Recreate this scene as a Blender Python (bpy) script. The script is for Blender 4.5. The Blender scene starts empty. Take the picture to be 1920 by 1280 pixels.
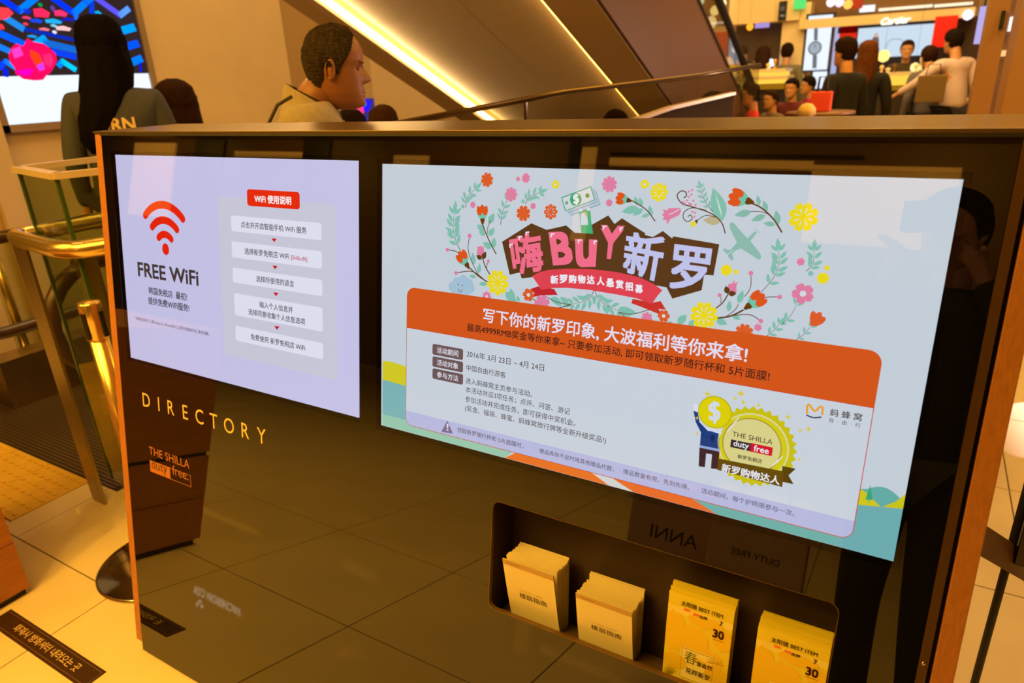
import bpy, bmesh, math, random
import numpy as np
from mathutils import Vector, Matrix
from mathutils.bvhtree import BVHTree
random.seed(7)

# ------------------------------------------------------------------ camera, world, lights, exposure
F = 1271.0
def _ray(p): return np.array([p[0]-960.0, -(p[1]-640.0), -F])
def _n(v): return v/np.linalg.norm(v)
_X = -_n(_ray((-1335, 252))); _Z = -_n(_ray((1115, 3887))); _Z = _n(_Z-_X*(_X@_Z)); _Y = np.cross(_Z, _X)
R = np.array([_X, _Y, _Z])                     # camera axes to world axes (x along the kiosk, z up)
_U = -_n(_ray((690, 6400))); _U = _n(_U-_X*(_X@_U)); _Uw = R@_U; TILT = math.atan2(_Uw[1], _Uw[2])
S = 1.125
H = 1.5228*math.cos(TILT)+S*math.sin(TILT)+0.012
CAM = np.array([0, 0, H]); N = np.array([0, -math.cos(TILT), math.sin(TILT)]); U = np.array([0, math.sin(TILT), math.cos(TILT)])

scene = bpy.context.scene
col = scene.collection
cd = bpy.data.cameras.new('camera'); cam = bpy.data.objects.new('camera', cd); col.objects.link(cam)
cd.lens = F*36/1920; cd.sensor_width = 36; cd.clip_start = 0.01; cd.clip_end = 100
M = Matrix([list(R[0])+[0], list(R[1])+[0], list(R[2])+[H], [0, 0, 0, 1]])
cam.matrix_world = M
cd.dof.use_dof = True; cd.dof.focus_distance = 1.38; cd.dof.aperture_fstop = 4.0
scene.camera = cam
scene.view_settings.view_transform = 'Standard'; scene.view_settings.look = 'None'
scene.view_settings.gamma = 1; scene.view_settings.use_curve_mapping = False
scene.view_settings.exposure = 0.0

world = bpy.data.worlds.new('world'); scene.world = world; world.use_nodes = True
world.node_tree.nodes['Background'].inputs[0].default_value = (1.0, 0.56, 0.18, 1)
world.node_tree.nodes['Background'].inputs[1].default_value = 0.25
WARM = (1.0, 0.52, 0.055)
def area(name, loc, target, size, power, color=WARM, sy=None):
    l = bpy.data.lights.new(name, 'AREA'); l.energy = power; l.color = color
    l.shape = 'RECTANGLE'; l.size = size; l.size_y = sy or size
    o = bpy.data.objects.new(name, l); col.objects.link(o); o.location = loc
    o.rotation_euler = (Vector(target)-Vector(loc)).to_track_quat('-Z', 'Y').to_euler()
    return o
area('area_fill_front', (-1.9, -0.9, 3.4), (-1.2, 0.6, 0.4), 1.4, 92)  # added soft fill for the kiosk front, no panel is built here
area('area_fill_floor', (-1.5, 0.0, 3.2), (-1.7, 0.55, 0), 1.2, 46)  # added fill to brighten the floor before the kiosk
area('area_fill_left', (-3.9, -0.8, 3.1), (-3.4, 1.2, 0.2), 1.6, 75)  # added fill for the left side, no fixture modelled
area('area_fill_behind', (0.6, 2.6, 3.3), (0.4, 3.0, 0), 1.6, 52, (1.0, 0.62, 0.22))  # added fill behind the kiosk for the right floor and columns
area('area_fill_atrium', (-3.6, 3.6, 4.9), (-3.9, 4.2, 1.0), 2.0, 135, (1.0, 0.64, 0.21))  # added fill over the left wall and the overhead escalator

area('area_fill_shops', (-1.0, 9.5, 4.6), (-1.0, 11.0, 0), 4.0, 250, (1.0, 0.68, 0.26))  # added broad fill for the far shops
area('area_fill_seats', (0.0, 5.6, 4.2), (-0.6, 6.2, 1), 2.0, 130)  # added fill above the people at the back
def spot(name, loc, target, power, angle=50, blend=0.3, color=WARM, r=0.035):
    l = bpy.data.lights.new(name, 'SPOT'); l.energy = power; l.color = color; l.spot_size = math.radians(angle); l.spot_blend = blend; l.shadow_soft_size = r
    o = bpy.data.objects.new(name, l); col.objects.link(o); o.location = loc
    o.rotation_euler = (Vector(target)-Vector(loc)).to_track_quat('-Z', 'Y').to_euler()
    return o
spot('downlight_lamp_kiosk', (-1.45, -0.75, 3.3), (-1.4, 0.55, 0.1), 80, 46)
spot('downlight_lamp_right', (1.6, 1.4, 3.3), (0.6, 2.2, 0.0), 55, 60)
spot('soffit_fill', (1.2, 7.0, 1.5), (-2.6, 3.8, 2.4), 190, 110, .5, (1.0, 0.66, 0.5), .25)  # added paler fill on the escalator soffit, no source stands here
for _p in ((-3.2, -1.7), (-5.4, -2.2), (-0.9, -1.3), (-2.2, -0.6)): spot('spot_fill_aisle', (_p[0], _p[1], 3.38), (_p[0], _p[1]+.05, 0), 115, 100, .6)  # added floor fill, as small spots hardly mirrored in the glass
for _x in (-12.5, -9.0, -5.5, -2.5, 0.3): spot('back_wall_fill', (_x, -4.3, 3.4), (_x, -6.0, 2.9), 150, 125, .6)  # added to brighten the back wall mirrored in the kiosk glass

# ------------------------------------------------------------------ pixel helpers (photo frame 1920x1280)
def wr(p): return R@_ray(p)/F
def onz(p, z): r = wr(p); return CAM+r*((z-H)/r[2])
def ony(p, y): r = wr(p); return CAM+r*(y/r[1])
def onx(p, x): r = wr(p); return CAM+r*(x/r[0])
def uv(p, w=0.0): r = wr(p); q = r*(-(S+w)/(r@N)); return (float(q[0]), float(q@U))
def dep(p, d): return CAM+wr(p)*d
def pan(u, v, w=0.0): return CAM-(S+w)*N+np.array([u, 0, 0])+v*U       # kiosk face: u right, v up, w into the kiosk

# ------------------------------------------------------------------ materials
def lin(c):
    out = []
    for x in c:
        x = x/255.0
        out.append(x/12.92 if x <= 0.04045 else ((x+0.055)/1.055)**2.4)
    return tuple(out)+(1.0,)
_m = {}
def mat(name, rgb, rough=0.5, metal=0.0, emit=None, es=0.0, noise=0.0, nscale=20, bump=0.0, spec=0.5, coat=0.0, alpha=1.0, stretch=None, trans=0.0):
    if name in _m: return _m[name]
    m = bpy.data.materials.new(name); m.use_nodes = True; nt = m.node_tree; b = nt.nodes['Principled BSDF']
    b.inputs['Base Color'].default_value = lin(rgb); b.inputs['Roughness'].default_value = rough; b.inputs['Metallic'].default_value = metal
    b.inputs['Specular IOR Level'].default_value = spec; b.inputs['Coat Weight'].default_value = coat; b.inputs['Coat Roughness'].default_value = 0.04
    b.inputs['Transmission Weight'].default_value = trans
    if emit: b.inputs['Emission Color'].default_value = lin(emit); b.inputs['Emission Strength'].default_value = es
    if noise or bump:
        tc = nt.nodes.new('ShaderNodeTexCoord'); mp = nt.nodes.new('ShaderNodeMapping'); nz = nt.nodes.new('ShaderNodeTexNoise')
        nz.inputs['Scale'].default_value = nscale; nz.inputs['Detail'].default_value = 4
        if stretch: mp.inputs['Scale'].default_value = stretch
        nt.links.new(tc.outputs['Object'], mp.inputs[0]); nt.links.new(mp.outputs[0], nz.inputs['Vector'])
        if noise:
            rp = nt.nodes.new('ShaderNodeMapRange'); rp.inputs['From Min'].default_value = 0.3; rp.inputs['From Max'].default_value = 0.7
            rp.inputs['To Min'].default_value = 1-noise; rp.inputs['To Max'].default_value = 1+noise
            mx = nt.nodes.new('ShaderNodeVectorMath'); mx.operation = 'SCALE'; mx.inputs[0].default_value = lin(rgb)[:3]
            nt.links.new(nz.outputs['Fac'], rp.inputs['Value']); nt.links.new(rp.outputs[0], mx.inputs['Scale']); nt.links.new(mx.outputs[0], b.inputs['Base Color'])
        if bump:
            bp = nt.nodes.new('ShaderNodeBump'); bp.inputs['Strength'].default_value = bump; bp.inputs['Distance'].default_value = 0.01
            nt.links.new(nz.outputs['Fac'], bp.inputs['Height']); nt.links.new(bp.outputs[0], b.inputs['Normal'])
    _m[name] = m; return m
def glow(rgb, k=1.0):
    """Backlit print on a display: gives off its own colour."""
    key = 'display_%d_%d_%d_%s' % (rgb[0], rgb[1], rgb[2], k)
    if key in _m: return _m[key]
    m = bpy.data.materials.new(key); m.use_nodes = True; nt = m.node_tree; nt.nodes.clear()
    e = nt.nodes.new('ShaderNodeEmission'); e.inputs[0].default_value = lin(rgb); e.inputs[1].default_value = k
    o = nt.nodes.new('ShaderNodeOutputMaterial'); nt.links.new(e.outputs[0], o.inputs[0])
    _m[key] = m; return m
def ink(rgb, k=None):
    key = 'ink_%d_%d_%d' % tuple(rgb)
    return mat(key, rgb, 0.6)
def glass(name, tint, ior=1.5, rough=0.0, dens=1.0, fmul=1.0):
    if name in _m: return _m[name]
    m = bpy.data.materials.new(name); m.use_nodes = True; nt = m.node_tree; nt.nodes.clear()
    fr = nt.nodes.new('ShaderNodeFresnel'); fr.inputs['IOR'].default_value = ior
    t = nt.nodes.new('ShaderNodeBsdfTransparent'); t.inputs[0].default_value = lin(tint)
    g = nt.nodes.new('ShaderNodeBsdfGlossy'); g.inputs['Roughness'].default_value = rough
    mx = nt.nodes.new('ShaderNodeMixShader'); o = nt.nodes.new('ShaderNodeOutputMaterial')
    ge = nt.nodes.new('ShaderNodeNewGeometry'); sb = nt.nodes.new('ShaderNodeMath'); sb.operation = 'SUBTRACT'; sb.inputs[0].default_value = 1.0
    mu = nt.nodes.new('ShaderNodeMath'); mu.operation = 'MULTIPLY'; nt.links.new(ge.outputs['Backfacing'], sb.inputs[1])
    nt.links.new(fr.outputs[0], mu.inputs[0]); nt.links.new(sb.outputs[0], mu.inputs[1])
    nt.links.new(mu.outputs[0], mx.inputs[0]); nt.links.new(t.outputs[0], mx.inputs[1]); nt.links.new(g.outputs[0], mx.inputs[2]); nt.links.new(mx.outputs[0], o.inputs[0])
    _m[name] = m; return m

# ------------------------------------------------------------------ object helpers
def empty(name, loc=(0, 0, 0), label=None, cat=None, group=None, kind=None, rz=0):
    o = bpy.data.objects.new(name, None); col.objects.link(o); o.location = loc; o.rotation_euler = (0, 0, rz); o.empty_display_size = 0.1
    return tag(o, label, cat, group, kind)
def tag(o, label=None, cat=None, group=None, kind=None):
    if label: o['label'] = label
    if cat: o['category'] = cat
    if group: o['group'] = group
    if kind: o['kind'] = kind
    return o
def wloc(o):
    v = Vector(o.location)
    while o.parent: o = o.parent; v += Vector(o.location)
    return v
def link_mesh(name, me, mats, parent=None, world_verts=True, smooth=False, loc=None):
    if not isinstance(mats, (list, tuple)): mats = [mats]
    if len(me.materials) == 0:
        for m in mats: me.materials.append(m)
    o = bpy.data.objects.new(name, me); col.objects.link(o)
    if loc is not None: o.location = loc
    if parent:
        o.parent = parent
        if world_verts: me.transform(Matrix.Translation(-wloc(parent)))
    if smooth: me.polygons.foreach_set('use_smooth', [True]*len(me.polygons))
    return o
def mesh(name, verts, faces, m, parent=None, smooth=False, idx=None, local=False):
    me = bpy.data.meshes.new(name); me.from_pydata([tuple(map(float, v)) for v in verts], [], faces)
    o = link_mesh(name, me, m, parent, not local, smooth)
    if idx: me.polygons.foreach_set('material_index', idx)
    return o
class B:
    """collects shapes into one bmesh"""
    def __init__(s): s.bm = bmesh.new(); s.mi = 0
    def quad(s, pts):
        f = s.bm.faces.new([s.bm.verts.new(Vector(tuple(map(float, p)))) for p in pts]); f.material_index = s.mi; return s
    def hexa(s, p):
        """p: 8 points, bottom ring then top ring"""
        v = [s.bm.verts.new(Vector(tuple(map(float, q)))) for q in p]
        for f in ((3, 2, 1, 0), (4, 5, 6, 7), (0, 1, 5, 4), (1, 2, 6, 5), (2, 3, 7, 6), (3, 0, 4, 7)):
            s.bm.faces.new([v[i] for i in f]).material_index = s.mi
        return s
    def box(s, a, b):
        x0, y0, z0 = a; x1, y1, z1 = b
        return s.hexa([(x0, y0, z0), (x1, y0, z0), (x1, y1, z0), (x0, y1, z0), (x0, y0, z1), (x1, y0, z1), (x1, y1, z1), (x0, y1, z1)])
    def tube(s, pts, r, n=12, closed=False, cap=True):
        pts = [Vector(tuple(map(float, p))) for p in pts]; rs = r if isinstance(r, (list, tuple)) else [r]*len(pts)
        rings = []; up = Vector((0, 0, 1)); prev = None
        for i, p in enumerate(pts):
            a = pts[i-1] if i or closed else p; b = pts[(i+1) % len(pts)] if i < len(pts)-1 or closed else p
            d = (b-a).normalized()
            if prev is None:
                x = d.cross(up); x = x if x.length > 1e-3 else d.cross(Vector((1, 0, 0)))
            else: x = prev-d*prev.dot(d)
            x.normalize(); prev = x; y = d.cross(x)
            rings.append([s.bm.verts.new(p+(x*math.cos(2*math.pi*k/n)+y*math.sin(2*math.pi*k/n))*rs[i]) for k in range(n)])
        m_ = len(rings)
        for i in range(m_ if closed else m_-1):
            a, b = rings[i], rings[(i+1) % m_]
            for k in range(n): f = s.bm.faces.new((a[k], a[(k+1) % n], b[(k+1) % n], b[k])); f.material_index = s.mi; f.smooth = True
        if cap and not closed:
            s.bm.faces.new(rings[0][::-1]).material_index = s.mi; s.bm.faces.new(rings[-1]).material_index = s.mi
        return s
    def lathe(s, c, prof, n=32, axis='z'):
        c = Vector(tuple(map(float, c))); rings = []
        for r, h in prof: rings.append([s.bm.verts.new(c+Vector((r*math.cos(2*math.pi*k/n), r*math.sin(2*math.pi*k/n), h))) for k in range(n)])
        for a, b in zip(rings, rings[1:]):
            for k in range(n): f = s.bm.faces.new((a[k], a[(k+1) % n], b[(k+1) % n], b[k])); f.material_index = s.mi; f.smooth = True
        s.bm.faces.new(rings[0][::-1]); s.bm.faces.new(rings[-1])
        return s
    def build(s, name, m, parent=None, bevel=0.0, smooth=False, local=False):
        bmesh.ops.recalc_face_normals(s.bm, faces=s.bm.faces)
        if bevel: bmesh.ops.bevel(s.bm, geom=s.bm.edges[:]+s.bm.verts[:], offset=bevel, segments=2, affect='EDGES', profile=0.6)
        me = bpy.data.meshes.new(name); s.bm.to_mesh(me); s.bm.free()
        return link_mesh(name, me, m, parent, not local, smooth)
def struct(o): o['kind'] = 'structure'; return o

# flat print: 2-D outlines filled by a curve, laid on any plane
def curve_mesh(loops, extrude=0.0):
    cu = bpy.data.curves.new('outline', 'CURVE'); cu.dimensions = '2D'; cu.fill_mode = 'BOTH' if extrude else 'FRONT'; cu.extrude = extrude
    for lp in loops:
        sp = cu.splines.new('POLY'); sp.points.add(len(lp)-1)
        for i, p in enumerate(lp): sp.points[i].co = (p[0], p[1], 0, 1)
        sp.use_cyclic_u = True
    o = bpy.data.objects.new('outline', cu); me = bpy.data.meshes.new_from_object(o); bpy.data.objects.remove(o); bpy.data.curves.remove(cu)
    return me
_tc = {}
def text_mesh(s, bold=0.0, shear=0.0, res=3):
    """returns (verts 2D, faces, xmin, xmax, ymin, ymax)"""
    k = (s, bold, shear)
    if k in _tc: return _tc[k]
    cu = bpy.data.curves.new('lettering', 'FONT'); cu.body = s; cu.size = 1.0; cu.resolution_u = res; cu.shear = shear
    o = bpy.data.objects.new('lettering', cu); me = bpy.data.meshes.new_from_object(o); bpy.data.objects.remove(o); bpy.data.curves.remove(cu)
    vs = [(v.co.x, v.co.y) for v in me.vertices]; fs = [tuple(p.vertices) for p in me.polygons]; bpy.data.meshes.remove(me)
    if bold:
        v0, f0 = vs, fs; vs, fs = [], []; d = bold*1.3                # heavier strokes: the outline overprinted with small shifts
        for dx, dy in ((-d, -d), (d, -d), (d, d), (-d, d), (0, 0)):
            b = len(vs); vs += [(x+dx, y+dy) for x, y in v0]; fs += [tuple(b+i for i in f) for f in f0]
    xs = [v[0] for v in vs]; ys = [v[1] for v in vs]
    _tc[k] = (vs, fs, min(xs), max(xs), min(ys), max(ys)); return _tc[k]
class Art:
    """flat artwork on a plane: frame(u, v, layer) -> world point; pix maps a photo pixel to (u, v)"""
    def __init__(s, frame, pix, step=0.0001, mk=glow):
        s.f = frame; s.p = pix; s.v = []; s.fc = []; s.mi = []; s.mats = []; s.step = step; s.mk = mk; s.auto = 0
    def _mat(s, rgb):
        m = s.mk(rgb)
        if m not in s.mats: s.mats.append(m)
        return s.mats.index(m)
    def raw(s, vs, fs, rgb, layer):
        b = len(s.v); s.v += [s.f(x, y, layer*s.step) for x, y in vs]; i = s._mat(rgb)
        s.fc += [tuple(b+k for k in f) for f in fs]; s.mi += [i]*len(fs)
    def loops(s, lps, rgb, layer=1):
        me = curve_mesh(lps); s.raw([(v.co.x, v.co.y) for v in me.vertices], [tuple(p.vertices) for p in me.polygons], rgb, layer); bpy.data.meshes.remove(me)
    def poly(s, pts, rgb, layer=1, px=True):
        pts = [s.p(q) for q in pts] if px else pts
        s.loops([pts], rgb, layer)
    def sc(s, c, r):
        a = s.p((c[0]-r, c[1])); b = s.p((c[0]+r, c[1])); d = s.p((c[0], c[1]+r)); e = s.p((c[0], c[1]-r))
        return (abs(b[0]-a[0])*0.25+math.hypot(d[0]-e[0], d[1]-e[1])*0.25)
    def disc(s, c, r, rgb, layer=1, n=24, sx=1, sy=1):
        u, v = s.p(c); q = s.sc(c, r)
        s.raw([(u+q*sx*math.cos(2*math.pi*k/n), v+q*sy*math.sin(2*math.pi*k/n)) for k in range(n)], [tuple(range(n))], rgb, layer)
    def flower(s, c, r, rgb, n=8, layer=2, slit=None, centre=None, notch=True):
        u, v = s.p(c); q = s.sc(c, r); pts = []; a0 = random.random()
        for k in range(n*10):
            t = 2*math.pi*k/(n*10); ph = (k % 10)/10.0
            rr = q*(0.66+0.34*abs(math.sin(math.pi*ph))**0.55)
            if notch and ph == 0.5: rr *= 0.9
            pts.append((u+rr*math.cos(t+a0), v+rr*math.sin(t+a0)))
        s.loops([pts], rgb, layer)
        if slit:
            for k in range(n):
                t = 2*math.pi*(k+0.5)/n+a0; dx, dy = math.cos(t), math.sin(t); w = q*0.05
                s.raw([(u+dx*q*0.2, v+dy*q*0.2), (u+dx*q*0.5-dy*w, v+dy*q*0.5+dx*w), (u+dx*q*0.66, v+dy*q*0.66), (u+dx*q*0.5+dy*w, v+dy*q*0.5-dx*w)], [(0, 1, 2, 3)], slit, layer+1)
        if centre: s.disc(c, r*0.28, centre, layer+1)
    def stroke(s, pts, wpx, rgb, layer=1, px=True, taper=False):
        w = s.sc(pts[0], wpx/2) if px else wpx/2
        P = [s.p(q) for q in pts] if px else pts
        # smooth (Catmull-Rom)
        Q = []
        for i in range(len(P)-1):
            p0 = P[max(i-1, 0)]; p1 = P[i]; p2 = P[i+1]; p3 = P[min(i+2, len(P)-1)]
            for j in range(6):
                t = j/6.0
                Q.append(tuple(0.5*((2*p1[a])+(-p0[a]+p2[a])*t+(2*p0[a]-5*p1[a]+4*p2[a]-p3[a])*t*t+(-p0[a]+3*p1[a]-3*p2[a]+p3[a])*t**3) for a in (0, 1)))
        Q.append(P[-1]); L = []; Rr = []
        for i, q in enumerate(Q):
            a = Q[max(i-1, 0)]; b = Q[min(i+1, len(Q)-1)]; dx, dy = b[0]-a[0], b[1]-a[1]; d = math.hypot(dx, dy) or 1
            ww = w*(1-0.6*i/len(Q)) if taper else w
            L.append((q[0]-dy/d*ww, q[1]+dx/d*ww)); Rr.append((q[0]+dy/d*ww, q[1]-dx/d*ww))
        n = len(Q); s.raw(L+Rr, [(i, i+1, n+i+1, n+i) for i in range(n-1)], rgb, layer); return Q
    def leafuv(s, a, b, rgb, layer=1, k=0.28):
        dx, dy = b[0]-a[0], b[1]-a[1]; n = 7; pts = []
        for i in range(n+1): t = i/n; w = k*math.sin(math.pi*t**0.8); pts.append((a[0]+dx*t-dy*w, a[1]+dy*t+dx*w))
        for i in range(n-1, 0, -1): t = i/n; w = k*math.sin(math.pi*t**0.8); pts.append((a[0]+dx*t+dy*w, a[1]+dy*t-dx*w))
        s.raw(pts, [tuple(range(len(pts)))], rgb, layer)
    def leaf(s, a, b, rgb, layer=1, k=0.28): s.leafuv(s.p(a), s.p(b), rgb, layer, k)
    def sprig(s, pts, n, lp, rgb, layer=1, stem=(85, 55, 30), w=1.2, tip=True, k=0.19):
        Q = s.stroke(pts, w, stem, layer+1, taper=True); L = s.sc(pts[0], lp)
        for i in range(n):
            t = 0.25+0.72*i/max(n-1, 1); j = min(int(t*(len(Q)-1)), len(Q)-2)
            dx, dy = Q[j+1][0]-Q[j][0], Q[j+1][1]-Q[j][1]; d = math.hypot(dx, dy) or 1; dx /= d; dy /= d
            for sg in (1, -1):
                a = 0.75*sg; ex, ey = dx*math.cos(a)-dy*math.sin(a), dx*math.sin(a)+dy*math.cos(a); ll = L*(1-0.35*abs(t-0.55))
                s.leafuv((Q[j][0]+ex*L*0.1, Q[j][1]+ey*L*0.1), (Q[j][0]+ex*ll, Q[j][1]+ey*ll), rgb, layer, k)
        if tip: s.leafuv(Q[-1], (Q[-1][0]+dx*L, Q[-1][1]+dy*L), rgb, layer, k)
    def tulip(s, c, r, base, rgb=(225, 85, 30), calyx=(110, 200, 175), brown=(105, 60, 10), layer=3):
        u, v = s.p(c); bu, bv = s.p(base); q = s.sc(c, r); dx, dy = u-bu, v-bv; d = math.hypot(dx, dy) or 1; dx /= d; dy /= d
        def T(x, y): return (u+(x*dy+y*dx)*q, v+(-x*dx+y*dy)*q)
        s.loops([[T(*p) for p in ((-.35, -.95), (-.8, -.5), (-1, .1), (-.95, .7), (-.7, .95), (-.4, .7), (-.2, 1), (0, 1.08), (.2, 1), (.4, .7), (.7, .95), (.95, .7), (1, .1), (.8, -.5), (.35, -.95))]], rgb, layer)
        s.loops([[T(*p) for p in ((-.4, -1.15), (-.95, -.35), (-.35, -.55), (0, -.1), (.35, -.55), (.95, -.35), (.4, -1.15))]], calyx, layer+1)
        s.loops([[T(*p) for p in ((-.12, -1.9), (-.42, -1.2), (-.3, -.95), (.3, -.95), (.42, -1.2), (.12, -1.9))]], brown, layer+2)
    def rect(s, a, b, rgb, layer=1, r=0.0, border=None, bw=0.001, corners=(1, 1, 1, 1)):
        """a: (u0, v0) lower left, b: upper right, in plane units"""
        def rr(x0, y0, x1, y1, r):
            pts = []
            for (cx, cy, a0, on) in ((x1-r, y0+r, -90, corners[1]), (x1-r, y1-r, 0, corners[2]), (x0+r, y1-r, 90, corners[3]), (x0+r, y0+r, 180, corners[0])):
                if r > 0 and on: pts += [(cx+r*math.cos(math.radians(a0+t)), cy+r*math.sin(math.radians(a0+t))) for t in range(0, 91, 15)]
                else:
                    pts.append({-90: (x1, y0), 0: (x1, y1), 90: (x0, y1), 180: (x0, y0)}[a0])
            return pts
        p = rr(a[0], a[1], b[0], b[1], r)
        if rgb: s.raw(p, [tuple(range(len(p)))], rgb, layer)
        if border:
            q = rr(a[0]+bw, a[1]+bw, b[0]-bw, b[1]-bw, max(r-bw, 0)); n = len(p)
            s.raw(p+q, [(i, (i+1) % n, n+(i+1) % n, n+i) for i in range(n)], border, layer+1)
    def rectpx(s, tl, br, rgb, layer=1, r=0.0, **k):
        a = s.p(tl); b = s.p(br); s.rect((a[0], b[1]), (b[0], a[1]), rgb, layer, r, **k)
    def text(s, t, a, b, rgb, layer=5, bold=0.0, hp=None, shear=0.0, rot=True):
        """baseline from pixel a to pixel b; hp: height in px of the full glyph box"""
        vs, fs, x0, x1, y0, y1 = text_mesh(t, bold, shear); A = s.p(a); Bq = s.p(b)
        ex, ey = Bq[0]-A[0], Bq[1]-A[1]
        if not rot: m_ = (A[1]+Bq[1])/2; A = (A[0], m_); ey = 0
        L = math.hypot(ex, ey); k = L/(x1-x0); ky = k
        if hp: q = s.p((a[0], a[1]-hp)); ky = math.hypot(q[0]-A[0], q[1]-A[1])/(y1-max(y0, 0) if y0 > -.05 else y1)
        cx, cy = ex/L, ey/L
        s.raw([(A[0]+(x-x0)*k*cx-y*ky*cy, A[1]+(x-x0)*k*cy+y*ky*cx) for x, y in vs], fs, rgb, layer)
    def quadtext(s, t, tl, tr, br, bl, rgb, layer=5, bold=0.0, shear=0.0):
        vs, fs, x0, x1, y0, y1 = text_mesh(t, bold, shear, 4); q = [s.p(c) for c in (bl, br, tr, tl)]; out = []
        for x, y in vs:
            a = (x-x0)/(x1-x0); b = (y-y0)/(y1-y0)
            out.append(tuple((q[0][i]*(1-a)+q[1][i]*a)*(1-b)+(q[3][i]*(1-a)+q[2][i]*a)*b for i in (0, 1)))
        s.raw(out, fs, rgb, layer)
    def star(s, c, r, rgb, layer=3, n=4, inner=0.3):
        u, v = s.p(c); q = s.sc(c, r); pts = []
        for k in range(2*n): t = math.pi*k/n+math.pi/2; rr = q if k % 2 == 0 else q*inner; pts.append((u+rr*math.cos(t), v+rr*math.sin(t)))
        s.loops([pts], rgb, layer)
    def build(s, name, parent, label=None):
        o = mesh(name, s.v, s.fc, s.mats, parent, idx=s.mi)
        if label: o['label'] = label
        return o
# ------------------------------------------------------------------ common materials
M_tile = mat('polished_cream_tile', (226, 208, 172), 0.02, noise=0.05, nscale=3.0, spec=0.55)
M_grout = mat('tile_grout', (92, 76, 56), 0.8)
M_wall = mat('cream_plaster', (205, 180, 148), 0.55, noise=0.03, nscale=4)
M_wall2 = mat('ochre_plaster', (190, 160, 112), 0.6)
M_brass = mat('polished_brass', (214, 184, 130), 0.2, 1.0)
M_brush = mat('brushed_bronze_steel', (176, 158, 122), 0.33, 1.0, noise=0.1, nscale=30, stretch=(1, 1, 30))
M_gold = mat('polished_gold_tube', (246, 214, 140), 0.22, 0.9)
M_chrome = mat('polished_steel', (205, 200, 192), 0.12, 1.0)
M_black = mat('matte_black', (22, 19, 17), 0.55)
M_glassg = glass('green_tinted_glass', (236, 240, 218))
M_glassc = glass('clear_guard_glass', (226, 222, 208))
M_green = mat('green_glass_edge', (62, 84, 30), 0.15)

# ------------------------------------------------------------------ floor with its tiles
fb = B(); fb.box((-15, -6, -0.06), (5, 16, -0.0055)); floor = struct(fb.build('floor', M_tile))
fb = B(); fb.box((-8.08, -3.36, -0.0055), (4.0, 9.0, -0.004)); fb.build('grout_bed', M_grout, floor)
TS = 0.7175; TX0 = -2.335; TY0 = 2.395
tile_me = None
def add_tile(x0, y0, x1, y1):
    global tile_me
    g = 0.0024; full = abs((x1-x0)-TS) < 1e-6 and abs((y1-y0)-TS) < 1e-6
    if full and tile_me: me = tile_me
    else:
        b = B(); b.box((g, g, -0.004), (x1-x0-g, y1-y0-g, 0.0)); bmesh.ops.bevel(b.bm, geom=[e for e in b.bm.edges if all(v.co.z > -0.001 for v in e.verts)], offset=0.0012, segments=1, affect='EDGES')
        me = bpy.data.meshes.new('floor_tile'); b.bm.to_mesh(me); b.bm.free(); me.materials.append(M_tile)
        if full: tile_me = me
    o = bpy.data.objects.new('floor_tile', me); col.objects.link(o); o.parent = floor; o.location = (x0, y0, 0)
for i in range(-8, 8):
    for j in range(-8, 9):
        x0 = TX0+i*TS; y0 = TY0+j*TS; x1 = x0+TS; y1 = y0+TS
        if x1 <= -3.2 and y1 > 1.01: continue                       # tactile strip and escalator landing
        if (i > 4 and j < -2) or (j > 1 and i < 2): continue
        if x0 < -3.2 < x1 and y1 > 1.01: add_tile(-3.2, y0, x1, y1); continue
        add_tile(x0, y0, x1, y1)
for i in range(2):
    add_tile(-3.2-(i+1)*TS, 0.29, -3.2-i*TS, 1.0075)

# tactile paving slabs, yellow
M_tact = mat('yellow_tactile_tile', (214, 172, 52), 0.5, noise=0.08, nscale=12)
tac = tag(empty('tactile_paving', (-3.9, 1.18, 0)), 'yellow tactile paving strip with raised studs in front of the escalator landing', 'paving')
for i in range(5):
    x1 = -3.203-i*0.35; b = B(); b.box((x1-0.346, 1.012, -0.004), (x1, 1.357, 0.001)); b.build('slab', M_tact, tac)
b = B()
for i in range(5):
    for a in range(6):
        for c in range(6):
            x = -3.203-i*0.35-0.03-a*0.058; y = 1.042+c*0.057
            b.box((x-0.02, y-0.006, 0.001), (x+0.012, y+0.006, 0.005))
tag(b.build('studs', M_tact, tac), kind='stuff')

# fire shutter plaque, text reads from the escalator side... upright for someone facing the kiosk side
pl = empty('floor_plaque', (-2.3, 0.69, 0), 'long dark brown metal floor plaque with Korean fire shutter notice, left of kiosk', 'plaque')
b = B(); b.box((-2.597, 0.652, 0.0), (-2.003, 0.727, 0.003)); b.build('plate', mat('brown_metal_plate', (70, 48, 30), 0.32, 0.4), pl, bevel=0.0008)
M_line = mat('engraved_line', (150, 118, 74), 0.4, 0.5)
b = B()
for y in (0.661, 0.717): b.box((-2.590, y, 0.0031), (-2.010, y+0.0014, 0.0036))
for x in (-2.590, -2.011): b.box((x, 0.661, 0.0031), (x+0.0014, 0.7184, 0.0036))
b.build('engraved_border', M_line, pl)
ar = Art(lambda u, v, w: (u, v, 0.0037+w), lambda p: tuple(onz(p, 0.0037)[:2]), mk=ink)
ar.text('화재시 방화셔터 내려오는 곳', (18, 1182), (140, 1259), (226, 196, 140), hp=16, rot=False)
ar.v = [(-x if False else x, y, z) for x, y, z in ar.v]
ys_ = [v[1] for v in ar.v]; ym = 0.690; h0 = (min(ys_)+max(ys_))/2; sc_ = 0.030/(max(ys_)-min(ys_))
ar.v = [(x, ym+(y-h0)*sc_, z) for x, y, z in ar.v]
ar.build('engraved_lettering', pl)

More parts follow.
